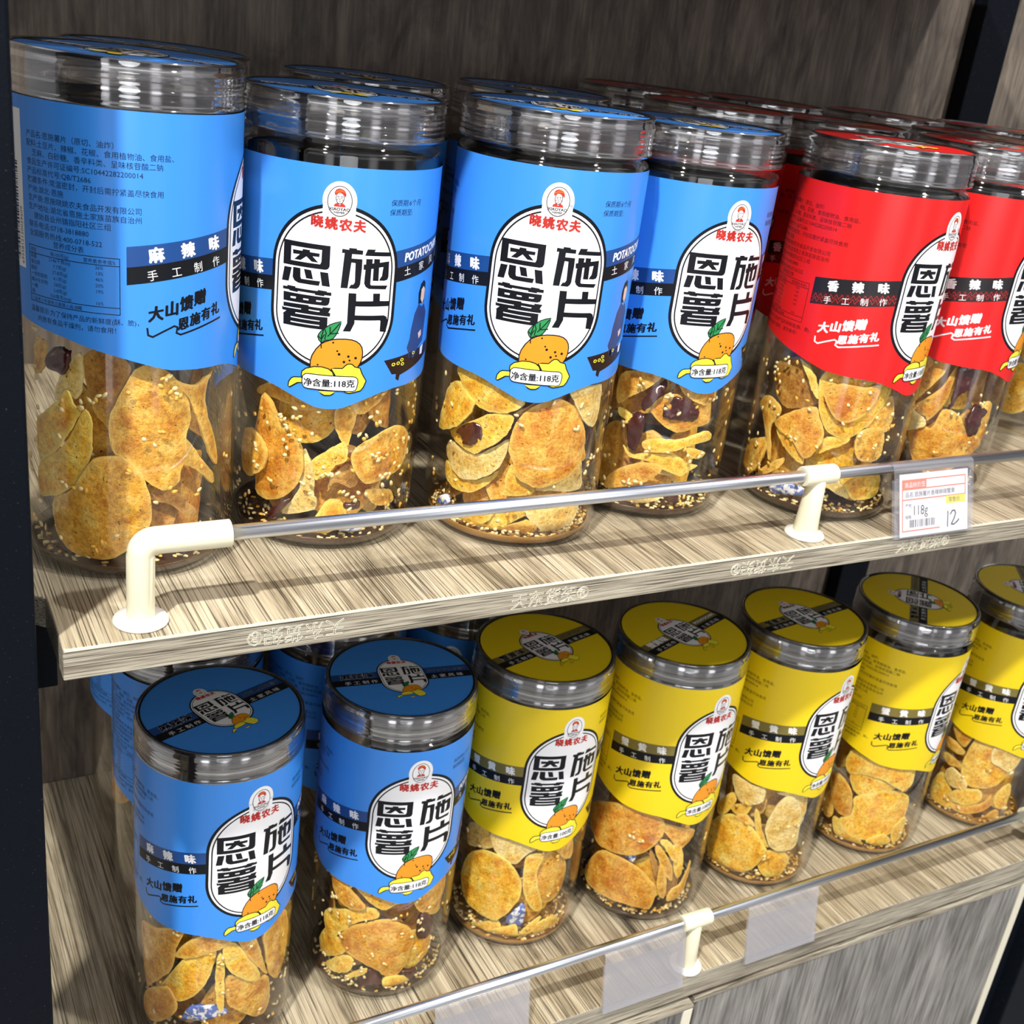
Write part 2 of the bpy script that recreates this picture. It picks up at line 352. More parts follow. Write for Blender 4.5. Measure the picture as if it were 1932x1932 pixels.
def inset(pts, d):
    n = len(pts); a = sum(p[0] * q[1] - q[0] * p[1] for p, q in zip(pts, pts[1:] + pts[:1])); sg = 1 if a > 0 else -1; out = []
    for i in range(n):
        p0, p1, p2 = pts[i - 1], pts[i], pts[(i + 1) % n]
        t = Vector((p2[0] - p0[0], p2[1] - p0[1])); t.normalize(); out.append((p1[0] - t.y * d * sg, p1[1] + t.x * d * sg))
    return out
def prs(l): return [(l[i], l[i + 1]) for i in range(0, len(l), 2)]
LETTER = {"en_box":[[-22.21,-18.72,-2.62,-18.95,-2.53,-27.43,-3.08,-28.6,-4.16,-29.03,-22.12,-28.95]],"en_hole":[[-18.84,-20.89,-5.94,-20.98,-5.97,-25.92,-6.41,-26.99,-18.77,-26.96]],"en_da":[[-18.08,-22.33,-13.95,-22.36,-13.83,-21.56,-10.84,-21.62,-10.79,-22.46,-6.79,-22.56,-6.9,-23.99,-9.65,-24.03,-7.14,-26.38,-9.95,-26.28,-12.21,-24.4,-14.57,-26.33,-17.33,-26.3,-14.96,-23.93,-17.89,-24.09]],"black":[[-21.56,-29.99,-18.27,-29.95,-19.37,-35.89,-22.49,-35.99],[-17.6,-29.67,-14.46,-29.7,-14.27,-33.27,-13.89,-34.1,-6.01,-34.09,-6.44,-36.07,-15.07,-35.96,-16.79,-35.28,-17.66,-33.83],[-13.0,-29.73,-9.97,-29.92,-8.96,-33.67,-11.88,-33.54],[-6.3,-30.08,-2.99,-30.17,-1.92,-36.04,-5.18,-35.85],[2.14,-19.58,4.91,-19.77,4.92,-18.99,8.09,-19.1,8.13,-19.63,10.73,-19.81,10.69,-21.55,6.25,-21.47,6.16,-23.31,10.66,-23.45,10.74,-26.79,10.45,-34.02,9.95,-35.32,8.96,-36.07,5.72,-35.94,6.58,-34.35,7.54,-34.3,8.12,-33.31,7.88,-25.17,6.18,-25.02,5.25,-35.97,2.39,-36.01,3.18,-21.22,2.1,-21.31],[12.65,-19.2,16.19,-19.24,15.68,-20.2,23.02,-20.4,22.92,-22.12,11.7,-21.89],[11.32,-25.65,12.3,-25.53,12.29,-23.24,15.14,-23.26,15.02,-25.08,15.79,-24.97,15.75,-23.15,18.34,-23.29,18.39,-24.73,22.73,-24.21,22.97,-30.77,22.52,-32.06,21.06,-32.51,18.61,-32.37,19.29,-31.08,19.78,-30.54,20.16,-26.57,18.21,-26.82,18.34,-32.56,15.77,-32.46,15.71,-27.31,14.79,-27.42,14.79,-33.92,15.17,-34.4,22.86,-34.58,22.03,-36.22,14.26,-35.94,12.85,-35.08,12.07,-33.65,12.23,-27.79,11.48,-27.88],[-21.83,-38.28,-19.85,-38.23,-19.81,-37.67,-16.16,-37.74,-16.23,-38.24,-6.79,-38.3,-6.75,-37.81,-3.0,-38.02,-3.05,-38.35,-1.15,-38.38,-1.13,-39.77,-4.01,-39.74,-3.98,-40.22,-7.91,-40.05,-7.84,-39.56,-15.05,-39.49,-15.19,-40.0,-18.92,-39.84,-18.83,-39.5,-21.76,-39.55],[-21.46,-40.53,-1.65,-40.63,-1.73,-42.58,-2.19,-43.76,-3.27,-44.26,-21.34,-44.34],[-21.3,-45.12,-13.33,-44.88,-10.14,-44.79,-10.21,-45.29,-4.42,-45.43,-4.45,-44.88,-0.95,-44.94,-1.91,-47.06,-1.13,-47.21,-1.17,-48.72,-2.13,-48.72,-2.05,-53.25,-2.51,-54.69,-20.93,-54.61,-21.08,-50.25,-21.62,-50.35,-19.79,-48.62,-21.71,-48.56,-21.86,-47.12,-21.2,-47.06],[5.86,-38.0,9.09,-38.01,9.23,-41.35,16.58,-41.25,16.42,-37.95,19.59,-37.99,19.69,-41.21,24.56,-41.41,24.46,-43.62,9.15,-43.61,9.1,-47.49,22.23,-47.6,23.65,-48.34,24.11,-49.88,23.81,-55.08,20.78,-54.73,20.75,-50.03,20.35,-49.75,9.08,-49.63,9.17,-50.95,7.62,-54.65,4.44,-54.7,6.01,-51.07]],"slit":[[-18.17,-42.13,-15.76,-42.04,-15.89,-42.87,-18.13,-42.87],[-12.64,-42.18,-10.37,-42.23,-10.41,-42.82,-12.61,-42.82],[-7.15,-42.22,-4.82,-42.26,-5.27,-42.8,-7.18,-42.87],[-19.34,-46.8,-13.33,-46.74,-13.31,-47.16,-21.3,-47.34,-21.32,-46.95],[-10.04,-46.57,-5.43,-46.72,-5.72,-47.21,-10.12,-47.01],[-15.59,-48.68,-0.92,-48.77,-0.96,-49.16,-15.81,-49.21],[-17.74,-50.7,-5.19,-50.92,-5.43,-51.28,-17.71,-51.16],[-17.63,-52.72,-5.28,-52.84,-5.38,-53.28,-17.61,-53.21]],"potato":[[-8.43,-71.81,-8.5,-68.77,-7.85,-66.15,-6.37,-63.28,-4.11,-60.5,-2.09,-59.29,0.11,-58.43,2.96,-57.92,5.87,-57.79,8.5,-58.03,10.54,-58.65,12.31,-59.91,13.4,-61.6,13.86,-63.64,13.82,-66.36,13.13,-68.73,11.9,-70.78,5.17,-72.27,-7.82,-72.75]],"peel":[[-11.98,-76.08,-11.81,-74.01,-10.16,-72.33,-6.6,-70.99,-3.36,-70.79,-0.41,-71.43,1.45,-72.82,2.21,-74.65,2.16,-76.54,-4.27,-77.78,-10.2,-77.86],[0.4,-71.54,2.15,-71.0,5.24,-70.91,6.31,-69.67,7.25,-68.96,8.56,-68.76,9.59,-69.08,10.67,-70.09,13.1,-70.72,14.15,-73.21,16.29,-76.74,15.18,-79.82,13.89,-81.45,10.83,-82.23,8.82,-82.58,6.78,-82.03,3.51,-77.15,2.2,-74.48],[-10.14,-79.05,-13.15,-79.71,-15.15,-81.26,-16.68,-82.34,-17.6,-81.73,-17.35,-79.44,-16.2,-77.67,-15.02,-76.94,-11.62,-76.54],[-4.39,-81.58,-2.81,-83.49,-1.47,-84.06,0.97,-83.87,2.38,-82.91,2.78,-81.33]],"plate":[[-10.04,-74.69,-9.05,-74.48,9.96,-74.55,11.34,-74.83,12.36,-75.76,12.66,-77.5,12.23,-80.09,11.62,-81.3,10.28,-81.67,-8.68,-81.56,-10.19,-81.3,-11.08,-80.4,-11.59,-78.42,-11.32,-75.81]],"leaf":[[3.7,-50.21,3.61,-51.87,2.9,-54.23,1.92,-56.62,0.74,-58.38,-0.82,-59.11,-2.41,-59.32,-4.1,-60.67,-5.29,-59.47,-5.93,-57.88,-5.61,-56.68,-4.57,-55.07,-3.35,-54.11,-2.75,-53.39,-0.92,-51.89,1.25,-50.88]],"dot":[[0.83,-59.87],[2.73,-63.52],[3.56,-64.89],[7.53,-65.73],[10.68,-66.35],[8.15,-67.47],[5.79,-68.23],[-5.08,-70.3]],"vein":[[-3.98,-62.66,-4.17,-60.51,-4.11,-57.51,-3.47,-54.78],[-1.56,-57.25,0.23,-55.1,1.86,-52.98,3.03,-51.25],[-5.39,-57.65,-4.2,-58.85,-3.04,-56.73],[-0.84,-53.2,-0.67,-56.17,2.82,-55.56],[-2.76,-58.69,-2.28,-55.99,-3.03,-54.08]]}
def oval(g):
    """half-width grown by g around the pack's long oval"""
    a = 27.4 + g; p = [(a * math.cos(t), -29 + a * math.sin(t)) for t in [k * math.pi / 36 for k in range(37)]]
    return p + [(-a * math.cos(t), -48 - (25 + g) * math.sin(t)) for t in [k * math.pi / 36 for k in range(37)]]
def emblem(A, l, weight, fine=True):
    A.poly(oval(0), 'print_black', l); A.poly(oval(-1.5), 'print_white', l + 1); A.poly(oval(-2.6), 'print_black', l + 2); A.poly(oval(-3.3), 'print_white', l + 3)
    A.ell(0, -.3, 6.9, 7.9, 'print_white', l + 4)
    A.rect(-6.6, -8.5, 6.6, -1, 'print_white', l + 4)
    A.ell(0, -.4, 5.0, 6.2, 'print_brown', l + 5); A.ell(0, -.4, 4.68, 5.88, 'print_white', l + 6)
    A.ell(0, .9, 1.75, 2.5, 'print_brown', l + 7, 24); A.ell(0, .95, 1.48, 2.2, 'print_white', l + 8, 24)
    A.poly([(-2.1, 1.9), (-2.3, 3.0), (-1.7, 4.2), (-.4, 4.8), (.9, 4.6), (1.9, 3.8), (2.4, 2.6), (2.2, 1.2), (1.5, 2.2), (.2, 2.9), (-1.0, 2.6)], 'print_red', l + 9)
    A.poly([(-2.4, -2.6), (-2.0, -1.6), (-1.0, -1.1), (0, -2.0), (1.0, -1.1), (2.0, -1.6), (2.4, -2.6)], 'print_red', l + 9)
    if fine:
        A.line([(-1.9, 3.0), (0, 4.2), (1.2, 4.3)], .22, 'print_orange', l + 10); A.line([(-.9, 2.9), (.6, 3.7), (1.8, 3.5)], .2, 'print_orange', l + 10)
        for x in (-.7, .7):
            A.line([(x - .4, 1.5), (x + .4, 1.5)], .26, 'print_brown', l + 9); A.ell(x, .9, .24, .2, 'print_brown', l + 9, 8); A.ell(x * 1.55, .15, .26, .24, 'print_red', l + 9, 8)
        A.line([(0, .9), (-.12, .1), (.15, .1)], .2, 'print_brown', l + 9); A.line([(-.45, -.55), (.45, -.55)], .26, 'print_red', l + 9)
        A.text('XIAOYAO', 0, -4.2, 1.75, 'print_brown', l + 7, .07, align='CENTER', sx=1.05); A.text('FARMER', 0, -5.35, 1.2, 'print_brown', l + 7, .05, align='CENTER')
    for i, c in enumerate('晓姚农夫'):
        A.text(c, -11.2 + i * 5.75, (-11.2, -11.5, -11.7, -11.8)[i], 5.2, 'print_red', l + 9, .28)
    A.poly(prs(LETTER['en_box'][0]), 'print_black', l + 4); A.poly(prs(LETTER['en_hole'][0]), 'print_white', l + 5); A.poly(prs(LETTER['en_da'][0]), 'print_black', l + 6)
    for q in LETTER['black']: A.poly(prs(q), 'print_black', l + 4)
    for q in LETTER['slit']: A.poly(prs(q), 'print_white', l + 5)
    q = prs(LETTER['potato'][0]); A.poly(q, 'print_black', l + 6); A.poly(inset(q, .52), 'print_orange', l + 7)
    q = prs(LETTER['leaf'][0]); A.poly(q, 'print_black', l + 8); A.poly(inset(q, .42), 'print_green', l + 9)
    for q in LETTER['vein']: A.line(prs(q), .45, 'print_black', l + 10)
    for i, q in enumerate(LETTER['dot']): A.ell(q[0], q[1], (.42, .42, .6, .55, .6, .45, .6, .4)[i], (.42, .42, .6, .55, .6, .45, .6, .4)[i], 'print_black', l + 8, 12)
    for i in (3, 2, 0, 1):
        q = prs(LETTER['peel'][i]); A.poly(q, 'print_black', l + 9 + (i in (0, 1)) * 2); A.poly(inset(q, .5), 'print_yellow', l + 10 + (i in (0, 1)) * 2)
    q = prs(LETTER['plate'][0])
    if weight:
        A.poly(q, 'print_black', l + 13); A.poly(inset(q, .42), 'print_white', l + 14)
        A.text('净含量:' + weight, -10.7, -79.9, 3.75, 'print_black', l + 15, .11, math.radians(1.5), sx=1.02)
FLAV = {'blue': ('麻辣味', '118克', 'print_black'), 'red': ('香辣味', '118克', 'print_white'), 'yellow': ('蟹黄味', '100克', 'print_black')}
RL = 43.85   # radius (mm) at which the paper label lies
def zb(s):
    s = abs(s); T = ((0, -90.1), (3, -90.0), (6, -89.4), (9, -88.3), (13, -86.6), (18, -84.7), (23, -83.0), (30, -81.6), (42, -81.1), (55, -80.2), (72, -75.5), (95, -70), (118, -66.7), (137, -65.8))
    for (a, u), (b_, v) in zip(T, T[1:]):
        if s <= b_:
            t = (s - a) / (b_ - a); return u + (v - u) * t
    return T[-1][1]
def build_label(kind):
    A = Art(); fl, wt, script = FLAV[kind]; base = 'label_' + kind
    N = 136
    for i in range(N):
        s0, s1 = -136.6 + 273.2 * i / N, -136.6 + 273.2 * (i + 1) / N
        A.poly([(s0, zb(s0)), (s1, zb(s1)), (s1, 13.4), (s0, 13.4)], base, 0)
    def band(s0, s1, t0, t1, m0, m1, b0, b1):
        A.poly([(s0, m0), (s1, m1), (s1, t1), (s0, t0)], 'band_' + kind, 1); A.poly([(s0, b0), (s1, b1), (s1, m1), (s0, m0)], 'sub_red' if kind == 'red' else 'print_black', 1)
    band(-70.9, -24, -33.6, -27.6, -41.1, -34.6, -47.6, -40.8); band(24, 72, -20.4, -13.2, -27.8, -20.6, -34.0, -26.8)
    a = math.radians(8)
    for i, c in enumerate(fl): A.text(c, -62.8 + i * 12.4, -38.7 + i * 1.65, 5.8, 'print_white', 2, .32, a)
    for i, c in enumerate('手工制作'): A.text(c, -63.5 + i * 9.2, -45.6 + i * 1.3, 4.2, 'print_white', 2, .02, a)
    A.text('POTATOCHIPS', 31.0, -24.9, 5.2, 'print_white', 2, .22, a, .25, sx=.84)
    for i, c in enumerate('土家风味'): A.text(c, 31.5 + i * 9.6, -30.8 + i * 1.4, 4.2, 'print_white', 2, .02, a)
    if kind == 'red':
        for k in range(16):
            x = -70 + k * 2.8; y = -43.8 + (x + 70) * .147
            A.line([(x, y - 2.4), (x + 1.4, y + .2), (x + 2.8, y - 2.2)], .22, 'print_red', 1.5); A.line([(x, y - .4), (x + 1.4, y + 2.2), (x + 2.8, y)], .22, 'print_red', 1.5)
    for i, c in enumerate('大山馈赠'): A.text(c, -63.3 + i * 6.1, -60.8 + i * 1.75, 5.9, script, 1, .34, math.radians(10), .2, sx=1)
    for i, c in enumerate('恩施有礼'): A.text(c, -52.0 + i * 5.2, -64.6 + i * 1.35, 5.0, script, 1, .28, math.radians(10), .2)
    A.line([(-63.6, -63.6), (-63.3, -66.2), (-61.6, -66.9), (-57.5, -64.9), (-53.3, -63.0), (-52.0, -63.5), (-52.4, -65.7), (-50.6, -66.5), (-45, -65.2), (-38, -63.6), (-31, -62.2)], .75, script, 1)
    rows = ['产品名:恩施薯片（原切、油炸）', '配料:土豆片、辣椒、花椒、食用植物油、食用盐、', '    芝麻、白砂糖、香辛料类、呈味核苷酸二钠', '食品生产许可证编号:SC10442282200014', '产品标准代号:QB/T2686',
            '贮藏条件:常温密封，开封后需拧紧盖尽快食用', '产地:湖北·恩施', '生产商:恩施晓姚农夫食品开发有限公司', '生产地址:湖北省恩施土家族苗族自治州', '    建始县业州镇指阳社区三组', '联系电话:0718-3818880', '全国服务热线:400-0718-522']
    for i, t_ in enumerate(rows): A.text(t_, -110.4, 0.2 - i * 3.15, 2.62, 'print_black', 1, .012)
    A.text('营养成分表', -98.5, -37.2, 2.5, 'print_black', 1, .01)
    for y in (-38.2, -41.0, -56.4, -58.9): A.line([(-111, y), (-73.3, y)], .28, 'print_black', 1)
    for x in (-111, -73.3): A.line([(x, -38.2), (x, -58.9)], .28, 'print_black', 1)
    tab = [('项目', '每100克(g)', '营养素参考值%'), ('能量', '2146千焦(kJ)', '26%'), ('蛋白质', '7.7克(g)', '13%'), ('脂肪', '27.8克(g)', '46%'), ('一饱和脂肪', '4.1克(g)', '20%'), ('碳水化合物', '58克(g)', '19%'), ('一糖', '2.8克(g)', ''), ('钠', '320毫克(mg)', '16%')]
    for i, (a1, a2, a3) in enumerate(tab):
        y = -40.4 - i * 2.2
        A.text(a1, -110.3, y, 1.75, 'print_black', 1, .005); A.text(a2, -96, y, 1.75, 'print_black', 1, .005, align='CENTER')
        if a3: A.text(a3, -80.6, y, 1.75, 'print_black', 1, .005, align='CENTER')
    A.text('儿童青少年避免过量摄入盐油糖', -110.3, -58.4, 1.65, 'print_black', 1, .005)
    A.text('温馨提示:为了保持产品的新鲜度(酥、脆)，', -111.2, -62.6, 2.45, 'print_black', 1, .012); A.text('内放有食品干燥剂，请勿食用！', -107.5, -65.9, 2.45, 'print_black', 1, .012)
    A.rect(-122.4, -47.8, -114.0, 8.6, 'print_white', 1)
    y = -45.0; rr = random.Random(3)
    while y < -10:
        h = rr.choice((.25, .25, .5, .75)); A.rect(-121.6, y, -117.6, y + h, 'print_black', 2); y += h + rr.choice((.25, .3, .55))
    A.text('6955812120029609', -114.9, -46.5, 2.5, 'print_black', 2, .01, math.radians(90), sx=1.05)
    A.text('保质期:6个月', 21.6, -1.0, 2.9, 'print_black', 1, .015, 0, .12); A.text('保质期至:', 21.2, -4.9, 2.9, 'print_black', 1, .015, 0, .12)
    # seated woman and bench
    A.poly([(43.5, -45), (43.0, -40), (44.5, -36), (47, -34.6), (49, -36), (49.4, -41), (49, -45)], 'print_black', 1)
    A.poly([(45.2, -43), (45.4, -38.6), (47.4, -37.4), (49, -39), (48.8, -43), (47.4, -45.2)], 'print_skin', 2)
    A.poly([(44, -44.8), (41, -49), (39.2, -56), (38.8, -60), (37.2, -64), (39, -67), (39.2, -77 + 8), (43.4, -69.5), (45.8, -66), (51.5, -63), (52.3, -56), (52.8, -50), (49.4, -45.6), (47, -46.6)], 'print_navy', 1)
    A.poly([(45.6, -58.6), (48.6, -57.4), (49.2, -60), (46.8, -61.4)], 'print_skin', 2); A.poly([(49.5, -66), (53, -65), (52.5, -69.5), (49.6, -69.5)], 'print_white', 2)
    A.poly([(24.2, -68.2), (60, -64.4), (61, -70), (34, -76), (33.4, -78.6), (31.4, -77.4), (31.6, -75.2), (29, -75)], 'print_brown', 1)
    for x, y in ((29.6, -70.5), (32.4, -70.3), (34.6, -69.0), (35.2, -71), (43, -67.2)): A.ell(x, y, 1.1, .8, 'print_yellow', 2, 10); A.ell(x, y, .6, .4, 'print_brown', 3, 8)
    emblem(A, 2, wt)
    # slice at close steps so that flat pieces follow the jar, then bend
    bm = A.bm
    for k in range(-62, 63):
        x = k * 2.2
        ge = [f for f in bm.faces if min(v.co.x for v in f.verts) < x - 1e-4 and max(v.co.x for v in f.verts) > x + 1e-4]
        if not ge: continue
        el_ = {e for f in ge for e in f.edges}; ve = {v for f in ge for v in f.verts}
        bmesh.ops.bisect_plane(bm, geom=ge + list(el_) + list(ve), plane_co=(x, 0, 0), plane_no=(1, 0, 0), dist=1e-5)
    paper = A.mi('paper')
    inner = [f for f in bm.faces if all(v.co.z == 0 for v in f.verts)]
    for f in inner:
        g = bm.faces.new([bm.verts.new((v.co.x, v.co.y, -4)) for v in reversed(f.verts)]); g.material_index = paper
    back = []
    for v in bm.verts:
        a = v.co.x / 43.6; r = (RL + v.co.z * .02) / 1000; v.co = (r * math.cos(a), r * math.sin(a), (v.co.y + 161.3) / 1000)
    me = mesh_from(bm, 'label_' + kind, A.mats, True)
    me.normals_split_custom_set_from_vertices([Vector((v.co.x, v.co.y, 0)).normalized() for v in me.vertices])
    return me
def build_sticker(kind):
    A = Art(); fl, wt, script = FLAV[kind]
    A.ell(0, 0, 40.4, 40.4, 'label_' + kind, 0, 96)
    def strip(y0, y1, m):
        p = [(math.sqrt(40.3 ** 2 - y * y), y) for y in (y0, (y0 + y1) / 2, y1)]; A.poly(p + [(-x, y) for x, y in reversed(p)], m, 1)
    strip(0, 6.2, 'band_' + kind); strip(-6.0, 0, 'sub_red' if kind == 'red' else 'print_black')
    A.text(fl, -35.2, .9, 6.0, 'print_white', 2, .28, sx=1.08); A.text('手 工 制 作', -34, -4.7, 3.5, 'print_white', 2, .01, sx=1.12)
    A.text('POTATOCHIPS', 15.8, 1.6, 3.5, 'print_white', 2, .14, sx=.98); A.text('土 家 风 味', 15.8, -4.7, 3.5, 'print_white', 2, .01, sx=1.15)
    A.tf = (.50, 0, 18.6); emblem(A, 3, None, False)
    for v in A.bm.verts: v.co = (v.co.x / 1000, v.co.y / 1000, v.co.z * .00003)
    return mesh_from(A.bm, 'sticker_' + kind, A.mats)
LABEL = {k: build_label(k) for k in FLAV}
STICK = {k: build_sticker(k) for k in FLAV}

# ------------------------------------------------------------------ jars
H = .20126; RB = .0436
def body_mesh():
    o = [(0, .0062), (.024, .0056), (.031, .0035), (.0345, .0006), (.037, 0), (.0392, .0006), (.0412, .0022), (.0427, .0050), (.0434, .0085), (RB, .012), (RB, H - .0225),
         (.0432, H - .0208), (.0422, H - .0197), (.0408, H - .0190), (.0408, H - .0180), (.0418, H - .0176), (.0418, H - .0166), (.0404, H - .0162)]
    for z in (.0140, .0110, .0080, .0050): o += [(.0401, H - z - .0006), (.0412, H - z), (.0401, H - z + .0006)]
    o += [(.0400, H - .0026), (.0392, H - .0022), (.0386, H - .0026)]
    i = [(.0388, H - .0150), (.0396, H - .0195), (.0416, H - .0215), (.0427, H - .0235), (.0427, .0125), (.0424, .0092), (.0416, .0062), (.0402, .0036), (.0384, .0022), (.0352, .0026), (.0318, .0052), (.0245, .0073), (0, .0079)]
    return mesh_from(lathe(o + i, 112), 'jar_body', ['pet_clear'])
def lid_mesh():
    o = [(.0414, H - .0168), (.0435, H - .0168), (.0439, H - .0163), (.0439, H - .0152), (.04355, H - .0147)]
    for k in range(4): z = H - .0138 + k * .0022; o += [(.0434, z), (.04365, z + .0008), (.0434, z + .0016)]
    o += [(.0437, H - .0050), (.0436, H - .0044), (.04335, H - .0034), (.0430, H - .0024), (.04305, H - .0012), (.0429, H - .0003), (.0424, H), (.0417, H - .0002), (.0414, H - .0009), (0, H - .0009), (0, H - .0019), (.0404, H - .0019), (.0418, H - .0030), (.0420, H - .0150)]
    bm = lathe(o, 112)
    for f in bm.faces:
        c = f.calc_center_median(); r = math.hypot(c.x, c.y)
        if r > .0425 and (H - .0046 < c.z < H - .0022 or (H - .0105 < c.z < H - .0095 and f.normal.z > .15 and f.normal.x * c.x + f.normal.y * c.y > 0)): f.material_index = 1
    return mesh_from(bm, 'lid', ['pet_lid', 'pet_rim'])
BODY, LID = body_mesh(), lid_mesh()
RING = mesh_from(lathe([(.0404, H - .00088), (.0414, H - .00088), (.0414, H - .0006), (.0404, H - .0006)], 96), 'dark_border_ring', ['ring_black'])  # black sticker border that also stands in for dark refraction
RIMM = mesh_from(lathe([(.0422, H - .0018), (.04285, H - .0018), (.04285, H - .0005), (.0422, H - .0005)], 96), 'dark_rim_ring', ['ring_black'])  # added black ring, painting in the dark internal reflection of the rim
PROTO = {}
JARS = {}
def jar(key, kind, x, y, z, face, lift, lidrot, label, group, dh=0.0):
    """face = bearing of the oval emblem in degrees, lift = how far up the paper label was stuck (mm), lidrot = bearing of the lid band"""
    r = empty('snack_jar', (x, y, z)); r.scale = (1, 1, (H + dh) / H)
    link('jar_body', BODY, r)
    l = link('label', LABEL[kind], r, (0, 0, lift / 1000), math.radians(face)); l['label'] = kind + ' paper label'
    d = link('lid', LID, r, None, math.radians(lidrot)); d['label'] = 'clear screw lid'
    s = link('lid_sticker', STICK[kind], d, (0, 0, H - .00084)); s['label'] = kind + ' round lid sticker'
    link('dark_border_ring', RING, d); link('dark_rim_ring', RIMM, d)
    JARS[key] = (x, y, z); return tag(r, label, 'jar', group)
G1, G2, G3, G4 = 'blue jars on the upper shelf', 'red jars on the upper shelf', 'blue jars on the lower deck', 'yellow jars on the lower deck'
D = -HALF
jar('J1', 'blue', .1986, .0873, 0, -9.6, 9.6, -38, 'blue-labelled jar at far left of upper shelf, turned to its ingredients text', G1, .0045)
jar('J2', 'blue', .2893, .0940, 0, -110.3, 0, -14, 'second blue jar from the left on upper shelf, oval emblem facing front', G1, -.003)
jar('J3', 'blue', .3829, .0730, 0, -115.1, 4.4, -25, 'third blue jar from the left on upper shelf, big round golden chip below its label', G1)
jar('J4', 'blue', .4719, .0870, 0, -90.0, 1.7, -20, 'blue jar right beside the red jars on upper shelf, front row', G1, -.003)
jar('J5', 'red', .5770, .0597, 0, -73.5, 4.2, 15, 'front red jar nearest the blue jars, behind the cream rail support', G2, -.002)
jar('J6', 'red', .6725, .0750, 0, -66, 2, 30, 'front red jar behind the white price tag, black chili inside', G2)
jar('J7', 'red', .8560, .1420, 0, -60, 2, 10, 'red jar at the right photo edge behind the rail, blue packet at its bottom', G2)
jar('B1', 'blue', .2330, .1930, 0, -60, 2, -35, 'blue jar in the back row behind the far left jar', G1, .001)
jar('B2', 'blue', .3360, .1880, 0, -100, 0, -20, 'blue jar in the back row behind the second jar, dark lid against the panel', G1, -.003)
jar('B3', 'blue', .4320, .1850, 0, -95, -4, -30, 'blue jar in the back row between the third and fourth blue jars', G1, -.001)
jar('R1', 'red', .5420, .1640, 0, -128, 0, 5, 'red jar in the second row, seen in the gap between blue and red front jars', G2, .001)
jar('R2', 'red', .6400, .1700, 0, -80, 0, 25, 'red jar in the second row, straight behind the front red jar nearest the blue ones', G2, -.002)
jar('R3', 'red', .7450, .1500, 0, -80, 2, -10, 'red jar in the second row behind the jar with the price tag', G2, -.001)
jar('R4', 'red', .5600, .2640, 0, -80, 0, 40, 'red jar in the third row, leftmost red lid by the back panel', G2, .001)
jar('R5', 'red', .6620, .2700, 0, -80, 0, 12, 'red jar in the third row, second red lid by the back panel', G2)
jar('R6', 'red', .7640, .2550, 0, -80, 0, -15, 'red jar in the third row, third red lid by the back panel', G2)
jar('R7', 'red', .8800, .2550, 0, -80, 0, 20, 'red jar in the third row in front of the black rear post', G2, -.002)
jar('L1', 'blue', .2482, .1104, D, -77.5, 10.2, 20.9, 'left front blue jar on the lower deck, nearest the dark post', G3, .004)
jar('L2', 'blue', .3524, .1134, D, -95.7, 4.7, -7.8, 'right front blue jar on the lower deck, beside the first yellow jar', G3, .003)
jar('L3', 'yellow', .4511, .1204, D, -90.6, 8.5, 15, 'first yellow jar from the left, beside the blue jar', G4, .002)
jar('L4', 'yellow', .5471, .1084, D, -83.3, 10.5, 19.9, 'second yellow jar from the left, two big brown chips stacked inside', G4, .003)
jar('L5', 'yellow', .6479, .1064, D, -76.2, 7.6, 7.9, 'third yellow jar from the left', G4, .001)
jar('L6', 'yellow', .7565, .1039, D, -64.0, 2.8, 43, 'fourth yellow jar from the left, lid band turned steeply upward', G4)
jar('L7', 'yellow', .8725, .0956, D, -94.2, 1.2, 50, 'fifth yellow jar from the left, cut off by the right photo edge', G4, -.003)
jar('M1', 'blue', .2560, .2080, D, -42, 8, 10, 'blue jar behind the left front blue jar on the lower deck', G3)
jar('M2', 'blue', .2600, .3050, D, -35, 8, 10, 'rearmost blue jar on the lower deck, against the back panel', G3)
jar('M3', 'blue', .3520, .2100, D, -40, 4, 10, 'shaded blue jar behind the right front blue jar on the lower deck', G3)
jar('M4', 'blue', .4470, .2160, D, -128, 4, 10, 'shaded blue jar with white oval behind the first yellow jar', G3)

# ------------------------------------------------------------------ what is in the jars
SHORT = {'J1': 'the far left upper jar', 'J2': 'the second upper blue jar', 'J3': 'the third upper blue jar', 'J4': 'the blue jar beside the red jars', 'J5': 'the red jar behind the rail support', 'J6': 'the red jar behind the price tag', 'J7': 'the red jar at the right edge',
         'L1': 'the left lower blue jar', 'L2': 'the right lower blue jar', 'L3': 'the first yellow jar', 'L4': 'the second yellow jar', 'L5': 'the third yellow jar', 'L6': 'the fourth yellow jar', 'L7': 'the fifth yellow jar',
         'R1': 'the red jar in the gap behind the front jars', 'M1': 'the lower blue jar of the second row', 'M2': 'the rearmost lower blue jar', 'B3': 'the back blue jar behind the third one'}
def smooth(pts, n=40):
    k = len(pts); out = []
    for i in range(k):
        p0, p1, p2, p3 = (Vector(pts[(i + j - 1) % k]) for j in range(4))
        m = max(1, round(n / k))
        for t in [q / m for q in range(m)]:
            out.append(.5 * ((2 * p1) + (-p0 + p2) * t + (2 * p0 - 5 * p1 + 4 * p2 - p3) * t * t + (-p0 + 3 * p1 - 3 * p2 + p3) * t ** 3))
    return out
def inside(p, poly):
    c = False; n = len(poly)
    for i in range(n):
        a, b = poly[i], poly[i - 1]
        if (a.y > p[1]) != (b.y > p[1]) and p[0] < (b.x - a.x) * (p[1] - a.y) / (b.y - a.y) + a.x: c = not c
    return c
def seg_d(p, poly):
    m = 1e9; P = Vector(p)
    for i in range(len(poly)):
        a, b = poly[i - 1], poly[i]; d = b - a; t = max(0, min(1, (P - a).dot(d) / (d.length_squared or 1))); m = min(m, (a + d * t - P).length)
    return m
